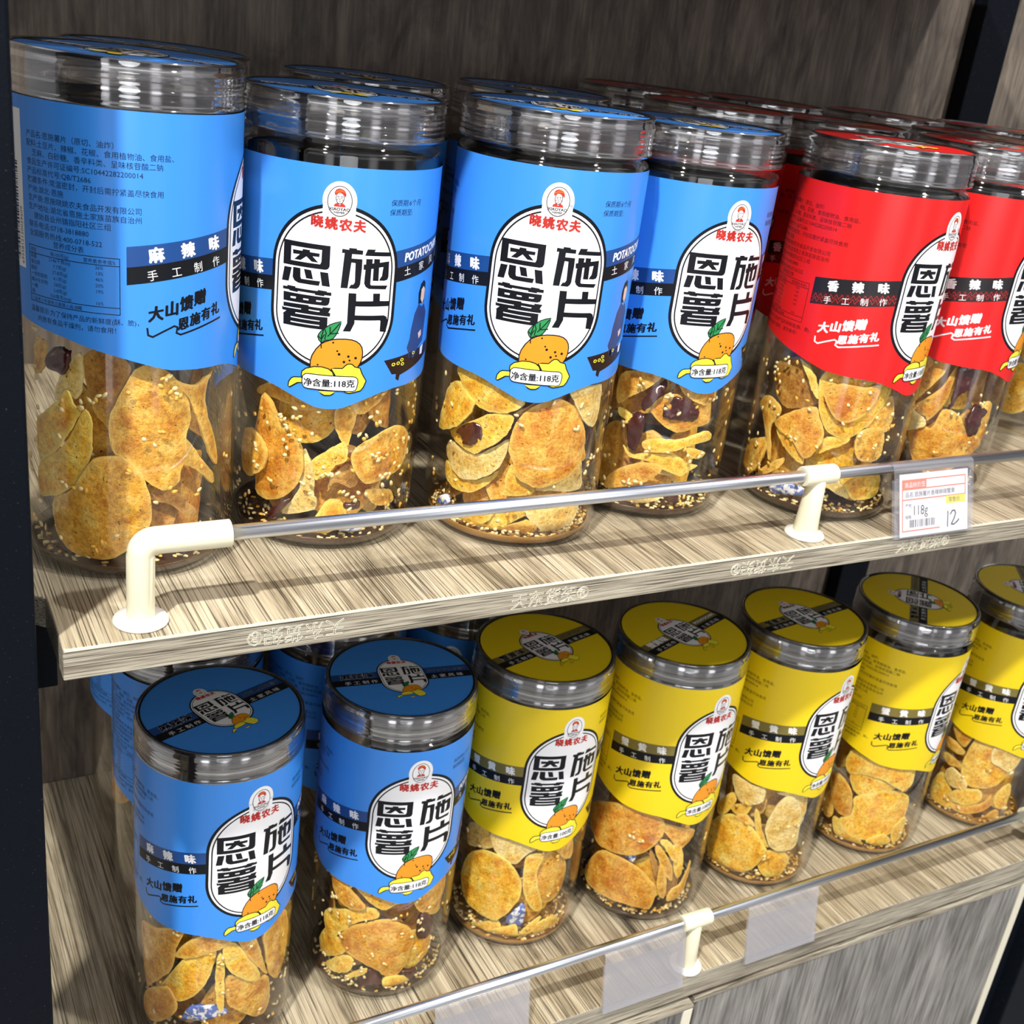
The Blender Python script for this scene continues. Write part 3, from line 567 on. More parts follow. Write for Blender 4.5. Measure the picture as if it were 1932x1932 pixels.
def slab(outline, thick, place, cup=0, rough=.35, step=2.6, seed=0, fold=0):
    """a curved crisp from an outline in mm: place(s, z, depth) maps to metres"""
    poly = smooth(outline, 40); rr = random.Random(seed)
    poly = [p + Vector((rr.uniform(-.25, .25), rr.uniform(-.25, .25))) for p in poly]
    x0, x1 = min(p.x for p in poly), max(p.x for p in poly); y0, y1 = min(p.y for p in poly), max(p.y for p in poly)
    c = Vector(((x0 + x1) / 2, (y0 + y1) / 2)); R_ = max(x1 - x0, y1 - y0) / 2
    pts = list(poly); y = y0
    while y < y1:
        x = x0 + (0 if int((y - y0) / step) % 2 else step / 2)
        while x < x1:
            q = Vector((x + rr.uniform(-.5, .5), y + rr.uniform(-.5, .5)))
            if inside(q, poly) and seg_d(q, poly) > step * .45: pts.append(q)
            x += step
        y += step * .87
    n = len(poly)
    V, E, F, *_ = geometry.delaunay_2d_cdt(pts, [(i, (i + 1) % n) for i in range(n)], [list(range(n))], 1, 1e-4)
    ta, tb = rr.uniform(-.05, .05), rr.uniform(-.05, .05); fa = rr.uniform(0, math.pi)
    bm = bmesh.new(); lay = bm.verts.layers.float.new('rim'); top, bot = [], []; rims = []
    for v in V:
        u = v - c; d = seg_d(v, poly); rim = max(0, 1 - d / 2.2)
        w = (u.length / R_) ** 2 * cup + u.x * ta + u.y * tb + noise.noise(Vector((v.x * .13 + seed, v.y * .13, seed * 3.1))) * rough * 2.2 + noise.noise(Vector((v.x * .5, v.y * .5 + seed, 0))) * rough
        w += fold * abs(u.x * math.cos(fa) + u.y * math.sin(fa)) / R_
        e = min(1, d / 1.0); th = thick * (.72 + .28 * e)
        a = bm.verts.new(place(v.x, v.y, w - (th - thick) / 2)); b = bm.verts.new(place(v.x, v.y, w + thick / 2 + th / 2)); a[lay] = rim * .8; b[lay] = rim * .8
        top.append(a); bot.append(b)
    cnt = {}
    for f in F:
        try: bm.faces.new([top[i] for i in f]); bm.faces.new([bot[i] for i in reversed(f)])
        except ValueError: continue
        for i, j in zip(f, f[1:] + f[:1]): cnt[(i, j)] = 1
    for (i, j) in cnt:
        if (j, i) not in cnt:
            try: bm.faces.new((top[j], top[i], bot[i], bot[j]))
            except ValueError: pass
    bmesh.ops.recalc_face_normals(bm, faces=bm.faces)
    return bm
RIN = 42.4
def crisp(bm, name, m):
    me = mesh_from(bm, name, m, True); me.set_sharp_from_angle(angle=math.radians(48)); return me
def on_wall(depth):
    def f(s, z, w):
        a = s / RB / 1000; r = min(RIN, RIN - depth - w) / 1000; z = max(z, 8.5) / 1000
        if z < .013: r = min(r, .0385 + (z - .0085) * .6)
        return (r * math.cos(a), r * math.sin(a), z)
    return f
TRACE = '''J1|t|0.8|large round speckled chip lying lowest, behind the rail elbow|2377 539 2458 554 2537 556 2596 530 2642 483 2675 425 2698 347 2698 277 2668 219 2600 162 2525 123 2449 90 2378 71 2304 72 2224 100 2144 127 2091 179 2073 246 2095 323 2202 364 2270 417 2310 469
J1|t|3|tall oval chip with a ragged right edge|2612 913 2695 939 2776 920 2864 864 2921 803 2957 731 2954 663 2925 616 2935 551 2962 517 2911 491 2887 460 2879 420 2832 401 2773 399 2709 425 2662 454 2615 507 2563 552 2498 561 2469 609 2461 675 2475 736 2515 798 2560 859
J1|b|5.5|toasted chip half hidden by the label|2305 948 2442 994 2586 923 2554 848 2515 798 2468 725 2409 720 2355 757 2315 822 2299 884
J1|t|8|chip behind the toasted one|2335 793 2462 724 2500 666 2460 636 2408 671 2347 718
J1|y|0.8|curled pale chip beside the dark post|1973 624 2057 689 2171 756 2232 810 2276 747 2320 747 2292 700 2240 637 2178 570 2076 503 1953 460
J1|y|3.2|chip under the curled one, left of the round chip|1961 462 2119 524 2240 637 2319 731 2360 676 2354 598 2356 554 2318 493 2278 430 2185 367 2085 329 1967 312
J1|p|4|pale folded chip just below the chili piece|2129 813 2229 915 2299 957 2301 820 2261 771 2206 784 2124 747
J1|t|2|chip sliver at the left edge|1950 941 2059 980 2075 904 2010 842 1952 834
J1|t|3|chip seen edge-on at upper right|2856 859 3000 830 3188 864 3108 812 3088 719 3215 526 3242 433 3153 481 3047 623 2984 721 2947 777
J1|t|5|narrow slanting chip at the right|2925 616 3009 555 3126 458 3272 370 3230 345 3033 450 2919 496 2935 551
J1|b|7|shaded chip lying low at the right|2696 418 2825 393 2949 330 3074 240 2970 247 2841 314 2703 353
J1|c|1|dark curled chili piece under the label at left|2110 958 2239 964 2237 911 2185 861 2075 901
J1|c|1|red chili piece on the jar floor|2050 93 2128 114 2214 58 2185 28 2051 29
J1|s|3||2867 140 3023 117 2984 70 2928 81 2876 119
J2|o|3|curled orange chip at lower left|2013 677 2066 689 2148 639 2193 604 2268 588 2310 541 2356 493 2365 415 2353 354 2313 293 2237 240 2152 207 2045 196 1951 216 1968 298 1886 377 1942 493
J2|t|0.8|small chip overlapping the curled orange one|1845 477 1951 516 2052 496 2113 461 2120 413 2096 357 2018 312 1946 287 1861 319
J2|p|5|pale upright chip right of the curled orange one|2330 426 2363 479 2403 434 2437 378 2445 313 2444 273 2465 239 2462 203 2408 183 2208 142 2291 229 2344 308
J2|t|2.5|wide tan chip at the right side|2679 477 2747 518 2851 547 2949 568 3077 570 3218 507 3231 425 3165 363 2987 337 2848 325 2766 335 2691 411
J2|y|3|yellow chip in the middle|2421 436 2484 475 2565 513 2630 528 2652 493 2644 443 2578 419 2527 378 2452 344 2436 388
J2|t|6|tall chip behind the yellow middle one|2573 697 2704 677 2704 618 2663 512 2612 528 2557 610
J2|t|6|long chip under the label point|1888 677 2070 752 2231 768 2345 747 2443 710 2526 696 2446 672 2315 657 2167 681 2013 677
J2|t|5|chip at upper right under the label|2601 726 2702 763 2907 786 2956 750 2848 690 2766 654 2700 658 2672 687
J2|b|6|shaded chip below the tan one|2611 389 2685 412 2766 335 2716 298 2592 329 2535 283 2553 354
J2|y|2|broken chip crossing behind the steel rail|2519 241 2592 258 2650 230 2666 126 2591 108 2514 65 2386 45 2425 112
J2|t|4.5|low chip at the right just above the rail|2823 282 3074 243 3150 180 3039 172 2897 202
J2|c|2|dark red chili strip above the rail|2111 119 2183 188 2290 244 2240 184 2187 132
J2|c|2|short red chili piece by the broken chip|2650 236 2756 238 2765 211 2659 209
J2|s|3||2678 141 2873 133 2830 92 2670 84 2637 96
J3|o|0.8|large round golden chip right of centre|2460 719 2557 754 2656 764 2760 735 2835 672 2897 592 2913 511 2873 437 2802 387 2705 353 2588 325 2491 344 2414 381 2385 446 2344 498 2347 560 2372 640
J3|y|1.5|wide chip hanging out below the label|1896 831 2114 878 2331 780 2412 745 2380 711 2309 680 2205 666 2103 676 2007 716 1931 769
J3|y|1|rounded chip at upper left|1797 716 1901 762 1967 737 2061 698 2068 658 2027 608 1947 547 1803 495 1719 496 1740 576 1754 643
J3|y|3.2|chip holding the chili lump|1790 484 1938 545 2126 630 2219 663 2343 667 2344 621 2319 572 2243 514 2153 466 2098 438 1977 445 1855 459
J3|p|5.2|pale chip second in the left stack|1773 431 1941 430 2099 433 2233 491 2331 543 2329 470 2288 396 2202 339 2082 296 1960 285 1824 316 1697 354
J3|y|7.5|lowest chip of the left stack|1717 311 1951 283 2083 291 2204 329 2273 368 2265 334 2184 276 2070 223 1935 207 1807 217 1720 251
J3|p|1|pale pointed chip at upper right|2717 818 3010 814 3035 727 3006 627 2947 611 2837 667 2757 745
J3|p|3.5|pale chip under the large round one at right|2675 349 2805 376 2891 445 2952 429 2980 353 2983 276 2678 301 2563 314
J3|y|4|chip standing left of the large round chip base|2345 288 2351 374 2392 441 2414 381 2493 334 2555 320 2542 282 2335 265
J3|p|1.5|round chip below the rail at right|2543 234 2930 215 2933 136 2841 91 2711 63 2611 125 2526 179
J3|y|2|speckled chip below the rail at left|1986 101 2281 187 2269 131 2185 87 2095 76
J3|y|4.5|chip below the rail in the middle|2281 187 2459 225 2534 174 2435 131 2325 74 2242 82 2276 132
J3|o|1.2|flat broken chip on the bottom|2306 66 2435 131 2536 158 2604 125 2604 86 2486 57 2376 42
J3|y|1|small round chip scrap on the bottom|2171 78 2238 109 2302 93 2307 60 2222 34 2169 45
J3|t|5|chip edge peeking out right of the large round one|2872 543 2988 503 3035 429 2954 423 2880 446
J3|b|5|thin chip edge between label point and round chip|2366 680 2548 763 2588 799 2607 770 2411 674
J3|c|1|shiny dark red chili lump at left|1933 517 2008 573 2102 594 2145 562 2145 516 2082 481 2009 469 1976 502
J3|s|3||1742 85 1822 161 1878 126
J4|o|3|curled chip with a chili scrap on it|2333 605 2410 680 2533 696 2643 624 2806 582 2858 534 2725 520 2595 494 2491 512 2384 561
J4|y|2|long chip seen edge-on in the middle|2320 427 2418 456 2571 455 2736 485 2877 489 2931 438 2753 433 2607 405 2456 382 2349 389
J4|y|4|second edge-on chip below the middle|2172 385 2252 349 2375 366 2525 369 2645 352 2735 313 2851 292 2749 268 2675 247 2523 283 2384 324 2245 330
J4|o|1|orange chip just above the rail|2080 138 2123 219 2222 283 2343 319 2471 319 2492 299 2415 232 2307 193 2183 153
J4|t|3|seedy chip at upper left|2042 669 2081 760 2259 799 2384 791 2298 716 2184 656 2073 593
J4|t|1.5|chip under the label at upper right|2492 776 2589 739 2687 731 2850 762 2854 670 2769 644 2656 665 2550 714
J4|t|4.5|chip at the right side|2686 648 2858 661 2910 544 2784 516 2695 530
J4|y|2|small chip scrap at left|2105 583 2205 561 2202 526 2120 544
J4|p|2|pale chip below the rail|2187 83 2298 130 2542 156 2496 115 2351 84
J4|y|2.5|chip scrap low at right|2679 411 2894 365 2833 338 2721 357
J4|p|6.5|pale chip deep in the middle|2451 313 2632 309 2649 248 2486 255
J4|c|1|dark chili scrap on the curled chip|2439 641 2513 687 2691 631 2688 556 2566 565 2444 575
J4|c|1.5|long red chili strip|2265 629 2312 701 2411 762 2424 730 2354 649 2294 592
J4|c|1|pointed dark chili hanging at left|2192 524 2235 574 2300 567 2309 477 2270 364 2211 410
J4|c|2|red chili piece below the rail|2578 152 2674 159 2694 86 2589 108
J5|y|3.2|large curled chip under the label|2110 777 2181 841 2349 866 2563 822 2722 790 2719 719 2654 627 2547 543 2442 485 2338 485 2237 522 2159 612
J5|o|0.8|toasted chip nested in the curled one|2170 748 2297 789 2451 785 2570 802 2571 720 2501 635 2397 586 2305 595 2224 655
J5|o|0.8|pointed orange chip at centre left|1812 476 1906 543 2038 607 2141 629 2183 575 2243 502 2227 425 2170 351 2116 350 2027 414 1906 447
J5|y|3|chip edge below the pointed orange one|1846 442 2027 414 2116 350 2131 299 2024 328 1911 384
J5|b|5.5|brown chip at upper left|1552 752 1907 865 2037 792 2117 707 2125 636 1957 583 1826 565 1616 628
J5|t|2|thin upright chip at left|1516 527 1642 591 1822 574 1845 517 1778 434 1836 320 1841 255 1773 345 1658 466
J5|t|1|seedy chip low at left|1378 231 1716 362 1781 326 1732 178 1498 60 1379 91
J5|y|5|chip under the curled one|2224 435 2288 478 2455 486 2403 440 2309 407 2217 370
J5|t|4|chip at lower right|2537 533 2722 552 2799 482 2814 373 2597 364 2509 447
J5|y|1.5|chip right of the cream rail support|2455 273 2787 300 2842 161 2684 144 2584 147 2503 211
J5|y|2|upright chip edge under the label|1926 859 2025 830 2100 765 2139 680 2074 718 2007 796
J5|t|5.5|chip at the right edge|2565 617 2796 724 2925 616 2848 519 2592 544
J5|t|2|low chip scrap at left above the rail|1758 175 1957 299 1959 245 1791 151
J5|p|3|pale chip behind the rail support|2336 228 2465 241 2569 147 2432 174
J5|s|2||1909 120 2071 176 2198 161 2195 128 2021 97 1931 82
J6|t|3|broad chip at upper left|2112 550 2088 820 2227 823 2291 825 2284 764 2211 676 2136 593 2087 537
J6|o|5.5|long slanting chip behind the broad one|2094 515 2209 599 2305 675 2379 813 2383 723 2380 623 2328 525 2256 459 2221 477
J6|o|3|large orange chip at the bottom|2118 386 2218 430 2295 426 2350 543 2483 532 2613 434 2774 395 2921 321 2783 274 2463 142 2229 193
J6|p|1|small pale chip corner at left|2053 490 2094 515 2221 477 2227 431 2088 387
J6|t|4|chip at the right|2707 511 2864 592 3062 533 3063 419 2885 302 2750 381
J6|c|2|long dark chili strip under the label|2388 814 2538 818 2545 697 2443 637 2393 532 2397 656
J6|c|1|black shrivelled chili at right|2588 544 2638 594 2775 554 2716 494 2735 406 2640 402 2569 481
L1|o|1|broad seasoned chip at upper left|1753 715 2092 856 2305 907 2242 762 2216 634 2126 526 1806 282 1684 459
L1|t|2|thin chip along the label edge|2229 710 2343 834 2506 894 2669 851 2601 793 2509 765 2369 721
L1|y|3|bright yellow curled chip in the middle|2142 508 2283 678 2417 750 2544 775 2540 680 2491 562 2410 460 2273 378 2174 387 1995 358
L1|y|1.5|chip with a small hole right of centre|2612 815 2707 794 2800 679 2907 533 2895 477 2781 528 2665 613 2603 721
L1|t|3.5|chip edge at upper right|2717 838 2846 852 2894 747 2969 574 3034 436 2906 559 2786 697
L1|y|2|upright edge-on chip in the middle|2557 715 2602 733 2618 598 2614 353 2566 386 2549 559
L1|t|3.5|broad chip at lower right|2632 547 2755 538 2911 469 3035 422 3092 257 3060 136 2930 167 2739 295 2650 371
L1|o|1.2|chip at lower left|1920 323 2143 460 2246 351 2175 237 1971 115 1800 99
L1|t|1.5|chip along the right edge|2953 802 3215 812 3390 452 3229 313 3055 422 2984 603
L1|s|3||2288 276 2375 370 2567 361 2664 305 2569 285 2288 239
L2|o|0.8|big folded orange chip in the middle|2077 380 2200 521 2359 595 2523 627 2692 559 2763 449 2731 346 2707 240 2618 168 2535 190 2450 248 2331 289 2194 318
L2|y|3|crumbly chip above the folded one|1898 516 2110 617 2294 679 2406 688 2435 625 2280 578 2127 459 2015 360 1938 384
L2|o|1|chip edge at upper left|1974 843 2100 850 2212 785 2325 718 2235 674 2104 679 2005 740
L2|y|3|seedy chip under the label|2098 870 2278 847 2459 821 2667 761 2557 722 2472 692 2381 717 2261 778
L2|y|3|chip at the left side|1779 213 1935 405 2077 380 2168 319 2015 212 1854 159
L2|y|1|low chip scrap at left|1968 150 2157 292 2260 283 2219 190 2072 138
L2|y|3|chip at the right of the folded one|2753 475 2976 411 2990 254 2849 187 2724 200 2721 327
L2|t|2|seed covered chip at upper right|2754 847 3132 804 3145 505 2911 568 2751 685
L2|y|1|thin scrap low at left|2198 148 2358 249 2373 217 2225 135
L2|y|1|pale scrap at the bottom|2526 167 2690 175 2778 89 2678 62 2558 72
L2|c|0.8|bright red chili piece at right|2802 602 2909 580 2996 412 2876 404 2797 448
L2|c|1|dark chili lump at the bottom|2321 150 2406 233 2504 157 2512 76 2375 68
L2|c|1|small dark chili piece low at right|2687 199 2820 188 2829 126 2719 144
L3|y|0.8|large round chip at left|1859 422 1915 608 2068 716 2219 729 2342 685 2436 589 2469 493 2436 382 2360 285 2254 216 2069 235 1933 276
L3|p|1.5|pale chip under the label point|2122 865 2338 853 2557 813 2464 762 2376 685 2245 716 2165 765
L3|y|2|standing chip seen edge-on|2463 634 2469 730 2532 762 2625 764 2590 629 2629 483 2712 322 2668 277 2555 360 2488 483
L3|t|4|tan chip right of the standing one|2603 628 2708 728 2932 641 3034 425 2935 318 2771 305 2675 376 2613 508
L3|p|3|chip at upper left|1823 804 2010 870 2126 845 2155 750 1984 687 1839 663
L3|t|2|chip at the right edge|2746 804 2960 801 3026 628 2870 666
L3|y|1|square scrap at the bottom|2256 127 2466 195 2496 82 2410 43 2277 65
L3|y|1|thin slanting scrap at the bottom|2494 93 2562 181 2700 247 2620 128 2534 69
L3|y|1|scrap at lower right|2635 182 2807 214 2955 125 2826 70 2678 94
L3|y|2.5|scrap at lower left|2009 69 2246 191 2334 157 2228 73 2075 34
L3|s|2||2370 219 2456 328 2535 339 2538 182 2468 183
L4|o|1|upper of two big brown chips|1629 711 1916 859 2160 899 2416 869 2488 785 2455 696 2368 609 2261 554 2119 518 1950 497 1818 504 1675 579
L4|o|1|lower of two big brown chips|1769 254 1850 408 1956 477 2126 487 2307 452 2445 369 2516 301 2494 150 2424 135 2251 150 2070 140 1894 141 1779 166
L4|t|2|slanting edge-on chip at right|2423 627 2465 652 2577 549 2660 435 2679 339 2604 386 2514 495
L4|y|1|short edge-on chip at upper right|2455 696 2540 696 2641 608 2659 515 2603 546 2516 641
L4|t|2|upright edge-on chip|2501 495 2563 448 2620 327 2640 196 2565 229 2514 336
L4|t|1|edge-on chip at lower right|2640 196 2688 279 2789 310 2884 460 2864 306 2775 197
L4|o|4|chip behind at upper right|2439 816 2859 719 2833 638 2729 602 2598 670
L4|b|4.5|dark edge-on chip between the big chips|2384 589 2438 561 2500 450 2491 382 2432 482
L4|y|3|chip edge at the right side|2631 643 2732 590 2784 427 2745 346 2668 456
L4|s|4||2136 502 2251 546 2255 473 2183 463
L5|y|0.8|large wavy chip at lower left|1772 379 1959 525 2118 528 2258 496 2391 390 2423 337 2364 229 2249 126 2066 69 1886 80 1775 222
L5|p|0.8|chip hanging below the label|1924 865 2172 860 2266 855 2271 749 2170 694 2088 680 1993 737
L5|p|0.8|large pale chip at right|2356 561 2394 717 2462 809 2557 819 2676 709 2737 511 2741 376 2603 346 2467 373 2399 446
L5|y|2|narrow edge-on chip in the middle|2222 672 2282 622 2337 503 2443 372 2366 397 2266 510
L5|y|2.5|chip at upper left|1805 542 1921 692 2010 680 1963 560 1866 476
L5|y|3|small chip at centre left|1976 610 2160 685 2165 622 2107 568 2006 558
L5|p|2|thin chip edge under the label at right|2385 834 2583 860 2709 821 2507 820
L5|y|2|chip scraps at lower right|2361 240 2456 328 2644 307 2737 219 2626 106 2467 115
L5|o|0.8|orange scrap on the bottom|2132 63 2336 66 2483 58 2396 18 2185 2
L5|t|2.5|chip edge behind the wavy one|2026 534 2138 590 2260 530 2143 527
L5|p|3|chip at the right edge|2564 797 2754 790 2820 565 2745 531
L6|y|1.5|long chip lying under the label|1900 738 1951 841 2149 830 2386 839 2640 806 2676 688 2582 619 2361 690 2154 697 1976 649
L6|y|3.2|thin chip edge below the long one|1995 634 2132 689 2315 682 2511 622 2346 585 2128 505
L6|o|1|curled chip at left|1785 565 1921 600 2040 539 2096 447 2104 298 1969 298 1882 372
L6|y|2.8|big crumpled chip in the middle|2109 486 2304 566 2467 598 2735 527 2784 399 2712 275 2558 190 2362 146 2147 161 2014 248 2112 313 2120 409
L6|y|0.8|small scrap at the bottom|2335 153 2494 216 2618 149 2536 96 2413 105
L6|y|1|scrap at lower left|1946 239 2145 208 2292 133 2280 10 2137 26 2026 87
L6|t|3|chip at the left edge|1741 318 1838 442 1889 352 1920 226 1816 194
L6|y|2|scrap at lower right|2617 268 2781 329 2791 160 2662 119
L7|y|2.2|broad chip in the middle|2004 593 2030 725 2086 833 2241 848 2539 797 2611 673 2535 556 2495 490 2379 403 2183 359 2049 401 2000 503
L7|p|0.6|pale chip on top of the broad one|2252 754 2319 822 2543 818 2584 697 2511 578 2372 613 2277 651
L7|p|1|oval chip left of the broad one|1850 398 1910 462 2010 440 2116 382 2099 330 1984 304 1893 329
L7|t|2|first slanting chip at upper left|1777 806 1933 847 2023 809 1972 679 1886 694 1806 743
L7|t|3|second slanting chip at upper left|1689 661 1850 677 1979 627 1942 588 1795 594
L7|t|4|third slanting chip at left|1695 508 1836 537 1985 508 1982 483 1826 453
L7|y|1|flat chip lying low in the middle|1961 226 2077 322 2264 359 2305 278 2211 209 2052 186
L7|y|3.2|chip low at left|1697 142 1764 341 1943 274 2052 117 1854 68
L7|o|2.5|lowest long chip|2016 148 2320 236 2407 328 2436 217 2306 142 2130 103
L7|y|1|chip scrap at lower right|2431 330 2551 455 2619 372 2606 237 2496 231
L7|o|0.6|square orange scrap on the bottom|2130 68 2265 121 2317 41 2263 -6 2094 -4
L7|o|0.6|long orange scrap on the bottom|2336 56 2479 208 2543 150 2406 66
'''
KIND = {'c': 'dried_chili', 's': 'oxygen_absorber_packet'}
nchip = 0
for ln, row in enumerate(TRACE.strip().split('\n')):
    key, c, dep, desc, nums = row.split('|'); q = [int(v) / 10 for v in nums.split()]
    pts = [(math.radians(q[i]) * RB * 1000, q[i + 1]) for i in range(0, len(q), 2)]; dep = float(dep)
    rr = random.Random(ln)
    area = abs(sum(a[0] * b[1] - b[0] * a[1] for a, b in zip(pts, pts[1:] + pts[:1]))) / 2
    if c == 's':
        me = mesh_from(slab(pts, 2.0, on_wall(dep), 1.0, .8, 2.0, ln), 'packet', ['sachet'], True)
        tag(link('oxygen_absorber_packet', me, None, JARS[key]), 'white and blue packet lying inside ' + SHORT[key], 'packet', 'packets in the jars')
    elif c == 'c':
        me = mesh_from(slab(pts, 2.4, on_wall(dep), 1.2, 1.1, 1.5, ln), 'chili', ['chili'], True)
        tag(link('dried_chili', me, None, JARS[key]), desc + ' in ' + SHORT[key], 'chili', 'chili pieces in ' + SHORT[key])
    else:
        me = crisp(slab(pts, 1.5, on_wall(dep), rr.choice((.9, 1.5, -.4)) * min(1, area / 700), .32, 2.0, ln, .0), 'chip', [CHIP[c]])
        tag(link('potato_chip', me, None, JARS[key]), desc + ' in ' + SHORT[key], 'chip', 'chips in ' + SHORT[key]); nchip += 1
# deeper chips, lying in a loose stack up the middle of each jar
CORE = []
for k in range(5):
    rr = random.Random(40 + k)
    o = [((1 + .16 * math.sin(2 * t + k) + .07 * math.sin(3 * t)) * 19 * math.cos(t), (1 + .12 * math.cos(2 * t)) * 18 * math.sin(t)) for t in [j * math.tau / 14 for j in range(14)]]
    CORE.append(crisp(slab(o, 1.5, lambda s, z, w: (s / 1000, z / 1000, -w / 1000), 3.0 - k, .5, 3.4, 60 + k), 'chip', [CHIP['ttyob'[k]]]))
def stack(key, z0, z1, tilt, az):
    x, y, z = JARS[key]; n = 2; pile = 'chip stacked in the middle of ' + SHORT[key]
    for i in range(n):
        me = CORE[(i * 2 + len(key) + int(az)) % 5]
        o = link('potato_chip', me, None, (x, y, z + (z0 + 44 * i) / 1000)); o.rotation_euler = Matrix.Rotation(math.radians(az), 3, 'Z').to_euler()
        o.rotation_euler = (Matrix.Rotation(math.radians(az), 3, 'Z') @ Matrix.Rotation(math.radians(tilt), 3, 'X') @ Matrix.Rotation(i * 1.9, 3, 'Z')).to_euler()
        tag(o, pile, 'chip', 'chips in ' + SHORT[key])
def backing(key, seed, cols=4):
    rr = random.Random(500 + seed); ca = math.atan2(-.40 - JARS[key][1], .099 - JARS[key][0]); n = 0
    for row in range(2):
        for c in range(cols):
            a = ca + (c - (cols - 1) / 2) * (.98 if cols == 3 else .78) + rr.uniform(-.1, .1) + row * .35 - .17; zc = 30 + row * 38 + rr.uniform(-4, 4); R_ = rr.uniform(20, 23)
            o = [((a * RB * 1000) + R_ * (1 + .12 * math.sin(2 * t + seed)) * math.cos(t), zc + R_ * .86 * (1 + .1 * math.cos(3 * t + c)) * math.sin(t)) for t in [j * math.tau / 12 for j in range(12)]]
            me = crisp(slab(o, 1.5, on_wall(11.0 + 2.4 * ((c + row) % 2) + 1.6 * row), rr.uniform(-1, 1), .4, 3.2, 700 + seed * 10 + n), 'chip', [CHIP['tybot'[(n + seed) % 5]]])
            tag(link('potato_chip', me, None, JARS[key]), 'chip behind the outer ones in ' + SHORT[key], 'chip', 'chips in ' + SHORT[key]); n += 1
for i, k in enumerate(('J1', 'J2', 'J3', 'J4', 'J5', 'J6', 'L1', 'L2', 'L3', 'L4', 'L5', 'L6', 'L7')):
    backing(k, i)
    stack(k, 24, 112 if k[0] == 'J' else 100, (18, 24, -16, 12)[i % 4], i * 67 % 180)
for i, k in enumerate(('J7', 'R1', 'M1', 'M2', 'B3')): backing(k, 20 + i, 3)
# oily seasoning settled in each jar foot; the disc also paints in shade
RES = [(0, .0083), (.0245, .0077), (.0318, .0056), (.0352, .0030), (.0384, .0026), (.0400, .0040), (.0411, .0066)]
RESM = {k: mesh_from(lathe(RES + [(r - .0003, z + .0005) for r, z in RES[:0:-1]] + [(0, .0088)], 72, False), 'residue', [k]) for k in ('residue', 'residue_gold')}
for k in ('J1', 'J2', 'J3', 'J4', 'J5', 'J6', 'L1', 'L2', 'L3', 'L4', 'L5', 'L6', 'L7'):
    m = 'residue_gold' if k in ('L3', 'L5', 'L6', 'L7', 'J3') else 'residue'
    tag(link('residue_and_shade', RESM[m], None, JARS[k]), 'oily seasoning residue with painted shade at the foot of ' + SHORT[k], 'seasoning', None, 'stuff')
# seeds and crumbs
def scatter(key, n, wall, floor, mats, name, label, size, zmax=88, seed=0):
    rr = random.Random(seed); bm = bmesh.new(); ico = bmesh.new(); bmesh.ops.create_icosphere(ico, subdivisions=1, radius=1)
    iv = [v.co.copy() for v in ico.verts]; fi = [[v.index for v in f.verts] for f in ico.faces]; ico.free()
    cam_a = math.atan2(-.40 - JARS[key][1], .099 - JARS[key][0])
    def put(a, z, r, flat):
        sx, sy, sz = (size * rr.uniform(.8, 1.15), size * .62 * rr.uniform(.8, 1.2), size * .36)
        t = rr.uniform(0, math.pi); rad = Vector((math.cos(a), math.sin(a), 0)); tan = Vector((-math.sin(a), math.cos(a), 0)); up_ = Vector((0, 0, 1))
        if flat: u, v, w = rad * math.cos(t) + tan * math.sin(t), tan * math.cos(t) - rad * math.sin(t), up_
        else: u, v, w = tan * math.cos(t) + up_ * math.sin(t), up_ * math.cos(t) - tan * math.sin(t), rad
        p = rad * r + up_ * z; m = rr.randrange(len(mats)); vs = []
        for q in iv:
            k = 1 - .28 * q.x; vs.append(bm.verts.new(p + u * (q.x * sx) + v * (q.y * sy * k) + w * (q.z * sz)))
        for f in fi:
            g = bm.faces.new([vs[i] for i in f]); g.material_index = m; g.smooth = True
    while wall > 0:
        a = cam_a + rr.uniform(-1.5, 1.5); z = rr.uniform(14, zmax); m = rr.choice((1, 1, 1, 2, 3))
        for j in range(m): put(a + rr.uniform(-.05, .05) * (m > 1), (z + rr.uniform(-2.2, 2.2) * (m > 1)) / 1000, .0424 - size * .36, False)
        wall -= m
    for j in range(floor):
        a = rr.uniform(0, math.tau) if rr.random() < .3 else cam_a + rr.uniform(-1.6, 1.6); lift = rr.random() ** 1.5; r = .0400 - size - rr.random() ** 2 * .009 + lift * .0006
        zf = .0036 if r > .0365 else (.0036 + (.0365 - r) * .55)
        put(a, zf + size * 1.02 + lift * .0045, r, rr.random() < .6)
    tag(link(name, mesh_from(bm, name, mats), None, JARS[key]), label + SHORT[key], 'seeds' if 'seed' in name else 'crumbs', None, 'stuff')
for i, (k, w, f) in enumerate((('J1', 75, 70), ('J2', 190, 110), ('J3', 60, 330), ('J4', 95, 260), ('J5', 110, 190), ('J6', 60, 60), ('L1', 40, 50), ('L2', 100, 150))):
    scatter(k, 0, w, f, ['seed', 'seed', 'seed_toast'], 'sesame_seeds', 'sesame seeds sticking to the wall and floor of ', .00155, 92 if k != 'J1' else 105, 100 + i)
for i, k in enumerate(('L3', 'L4', 'L5', 'L6', 'L7')):
    scatter(k, 0, 16, 150, ['crumb', 'seed'], 'chip_crumbs', 'chip crumbs at the bottom of ', .0019, 80, 200 + i)

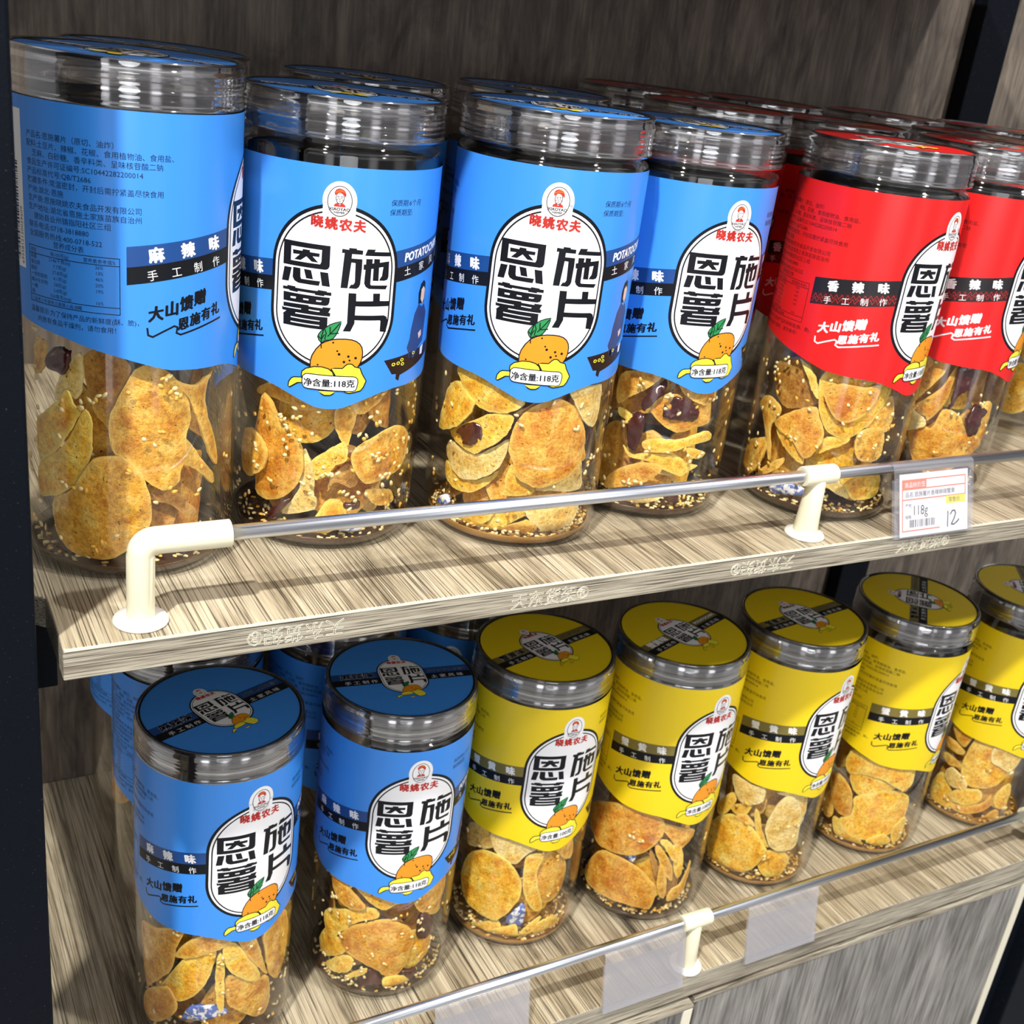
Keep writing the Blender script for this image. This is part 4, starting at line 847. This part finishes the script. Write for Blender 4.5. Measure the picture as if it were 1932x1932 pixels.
# ------------------------------------------------------------------ tag holders on the rails
def holder(x, w, yt, zt, yb, zb_, m, label, group):
    """clear sleeve hooked over the rod, leaning out at the foot: local x right, z up along the leaning face, y back"""
    h = math.hypot(yt - yb, zt - zb_); r = empty('tag_holder', (x, yb, zb_)); r.rotation_euler = (math.atan2(-(yt - yb), zt - zb_), 0, 0)
    bm = bmesh.new(); box(bm, (0, 0, 0), (w, .0004, h)); box(bm, (0, .0016, 0), (w, .0020, h - .006)); box(bm, (0, .0004, 0), (w, .0016, .0005))
    link('sleeve', mesh_from(bm, 'sleeve', [m]), r)
    bm = bmesh.new(); n = 10; rad = .0042; prev = None
    for k in range(n + 1):
        a = math.pi * (1 - k / n); c = (rad + .0002 - rad * -math.cos(a) * -1, h + rad * math.sin(a) * .9)
        yy = rad - rad * math.cos(math.pi * k / n); zz = h + rad * .9 * math.sin(math.pi * k / n)
        cur = [bm.verts.new((xx, yy + o_ * .0004 * math.cos(math.pi * k / n), zz + o_ * .0004 * math.sin(math.pi * k / n))) for xx in (0, w) for o_ in (0, 1)]
        if prev:
            for i, j in ((0, 2), (1, 3), (0, 1), (2, 3)): bm.faces.new((prev[i], prev[j], cur[j], cur[i]))
        prev = cur
    bmesh.ops.recalc_face_normals(bm, faces=bm.faces)
    link('hook', mesh_from(bm, 'hook', [m]), r)
    return tag(r, label, 'tag holder', group), h
GH = 'clear tag holders hooked on the rails'
th, hh = holder(.5832, .0625, .0092, .0352, -.0032, -.0010, 'sleeve_clear', 'clear plastic holder on the upper rail with a white price card in it', GH)
holder(.3500, .0615, .0250, -.2835, .0172, -.3215, 'sleeve_milky', 'empty milky tag holder on the lower rail at the bottom photo edge', GH)
holder(.4645, .0610, .0250, -.2835, .0172, -.3215, 'sleeve_milky', 'empty milky tag holder just left of the cream support on the lower rail', GH)
holder(.5770, .0610, .0250, -.2835, .0172, -.3215, 'sleeve_milky', 'empty milky tag holder right of the cream support on the lower rail', GH)
A = Art(); cw, ch = 53.5, 34.5
A.rect(0, 0, cw, ch, 'print_white', 0)
o = 'card_orange'
for a, b in (((2, 3), (2, 31)), ((2, 31), (51.5, 31)), ((2, 26), (51.5, 26)), ((2, 20.3), (51.5, 20.3)), ((2, 3), (31, 3)), ((51.5, 31), (51.5, 20.3))): A.line([a, b], .7, o, 1)
A.rect(2, 26, 20.5, 31, o, 2); A.text('商品标价签', 3.6, 27.2, 3.2, 'print_white', 3, .02)
A.text('品名:恩施薯片香辣麻辣蟹黄', 4, 21.8, 3.2, 'print_black', 2, .01); A.rect(36, 15.8, 51.5, 20.2, 'card_yellow', 2); A.text('零售价', 38, 16.8, 3.1, 'print_black', 3, .02)
A.text('产地:', 4, 16.2, 2.4, 'print_black', 2); A.text('规格:', 4, 9.8, 2.4, 'print_black', 2); A.text('118g', 9.6, 11.5, 7.6, 'print_black', 2, .02, sx=.82)
x = 7.6; rr = random.Random(5)
while x < 27:
    wd = rr.choice((.25, .4, .7)); A.rect(x, 4.8, x + wd, 9.0, 'print_black', 2); x += wd + rr.choice((.3, .5, .9))
A.line([(37.6, 11.4), (37.3, 2.8)], .75, 'print_black', 2); A.line([(39.6, 9.6), (41, 11.4), (43, 11.5), (43.8, 9.8), (42.6, 7), (40.4, 3.9), (42.4, 3.6), (45.4, 5.2), (46.4, 6.2)], .85, 'print_black', 2)
bm = A.bm
for v in bm.verts: v.co = (v.co.x / 1000, .00058 - v.co.z * .00003, v.co.y / 1000)
box(bm, (0, .0006, 0), (cw / 1000, .0009, ch / 1000))
cardo = link('price_card', mesh_from(bm, 'price_card', A.mats))
cardo.matrix_world = Matrix.Translation((.5832, -.0032, -.0010)) @ Matrix.Rotation(math.atan2(-(.0092 + .0032), .0362), 4, 'X') @ Matrix.Translation((.0048, .0002, .0007))
tag(cardo, 'white price card with orange frame, 118g and handwritten 12', 'price card')
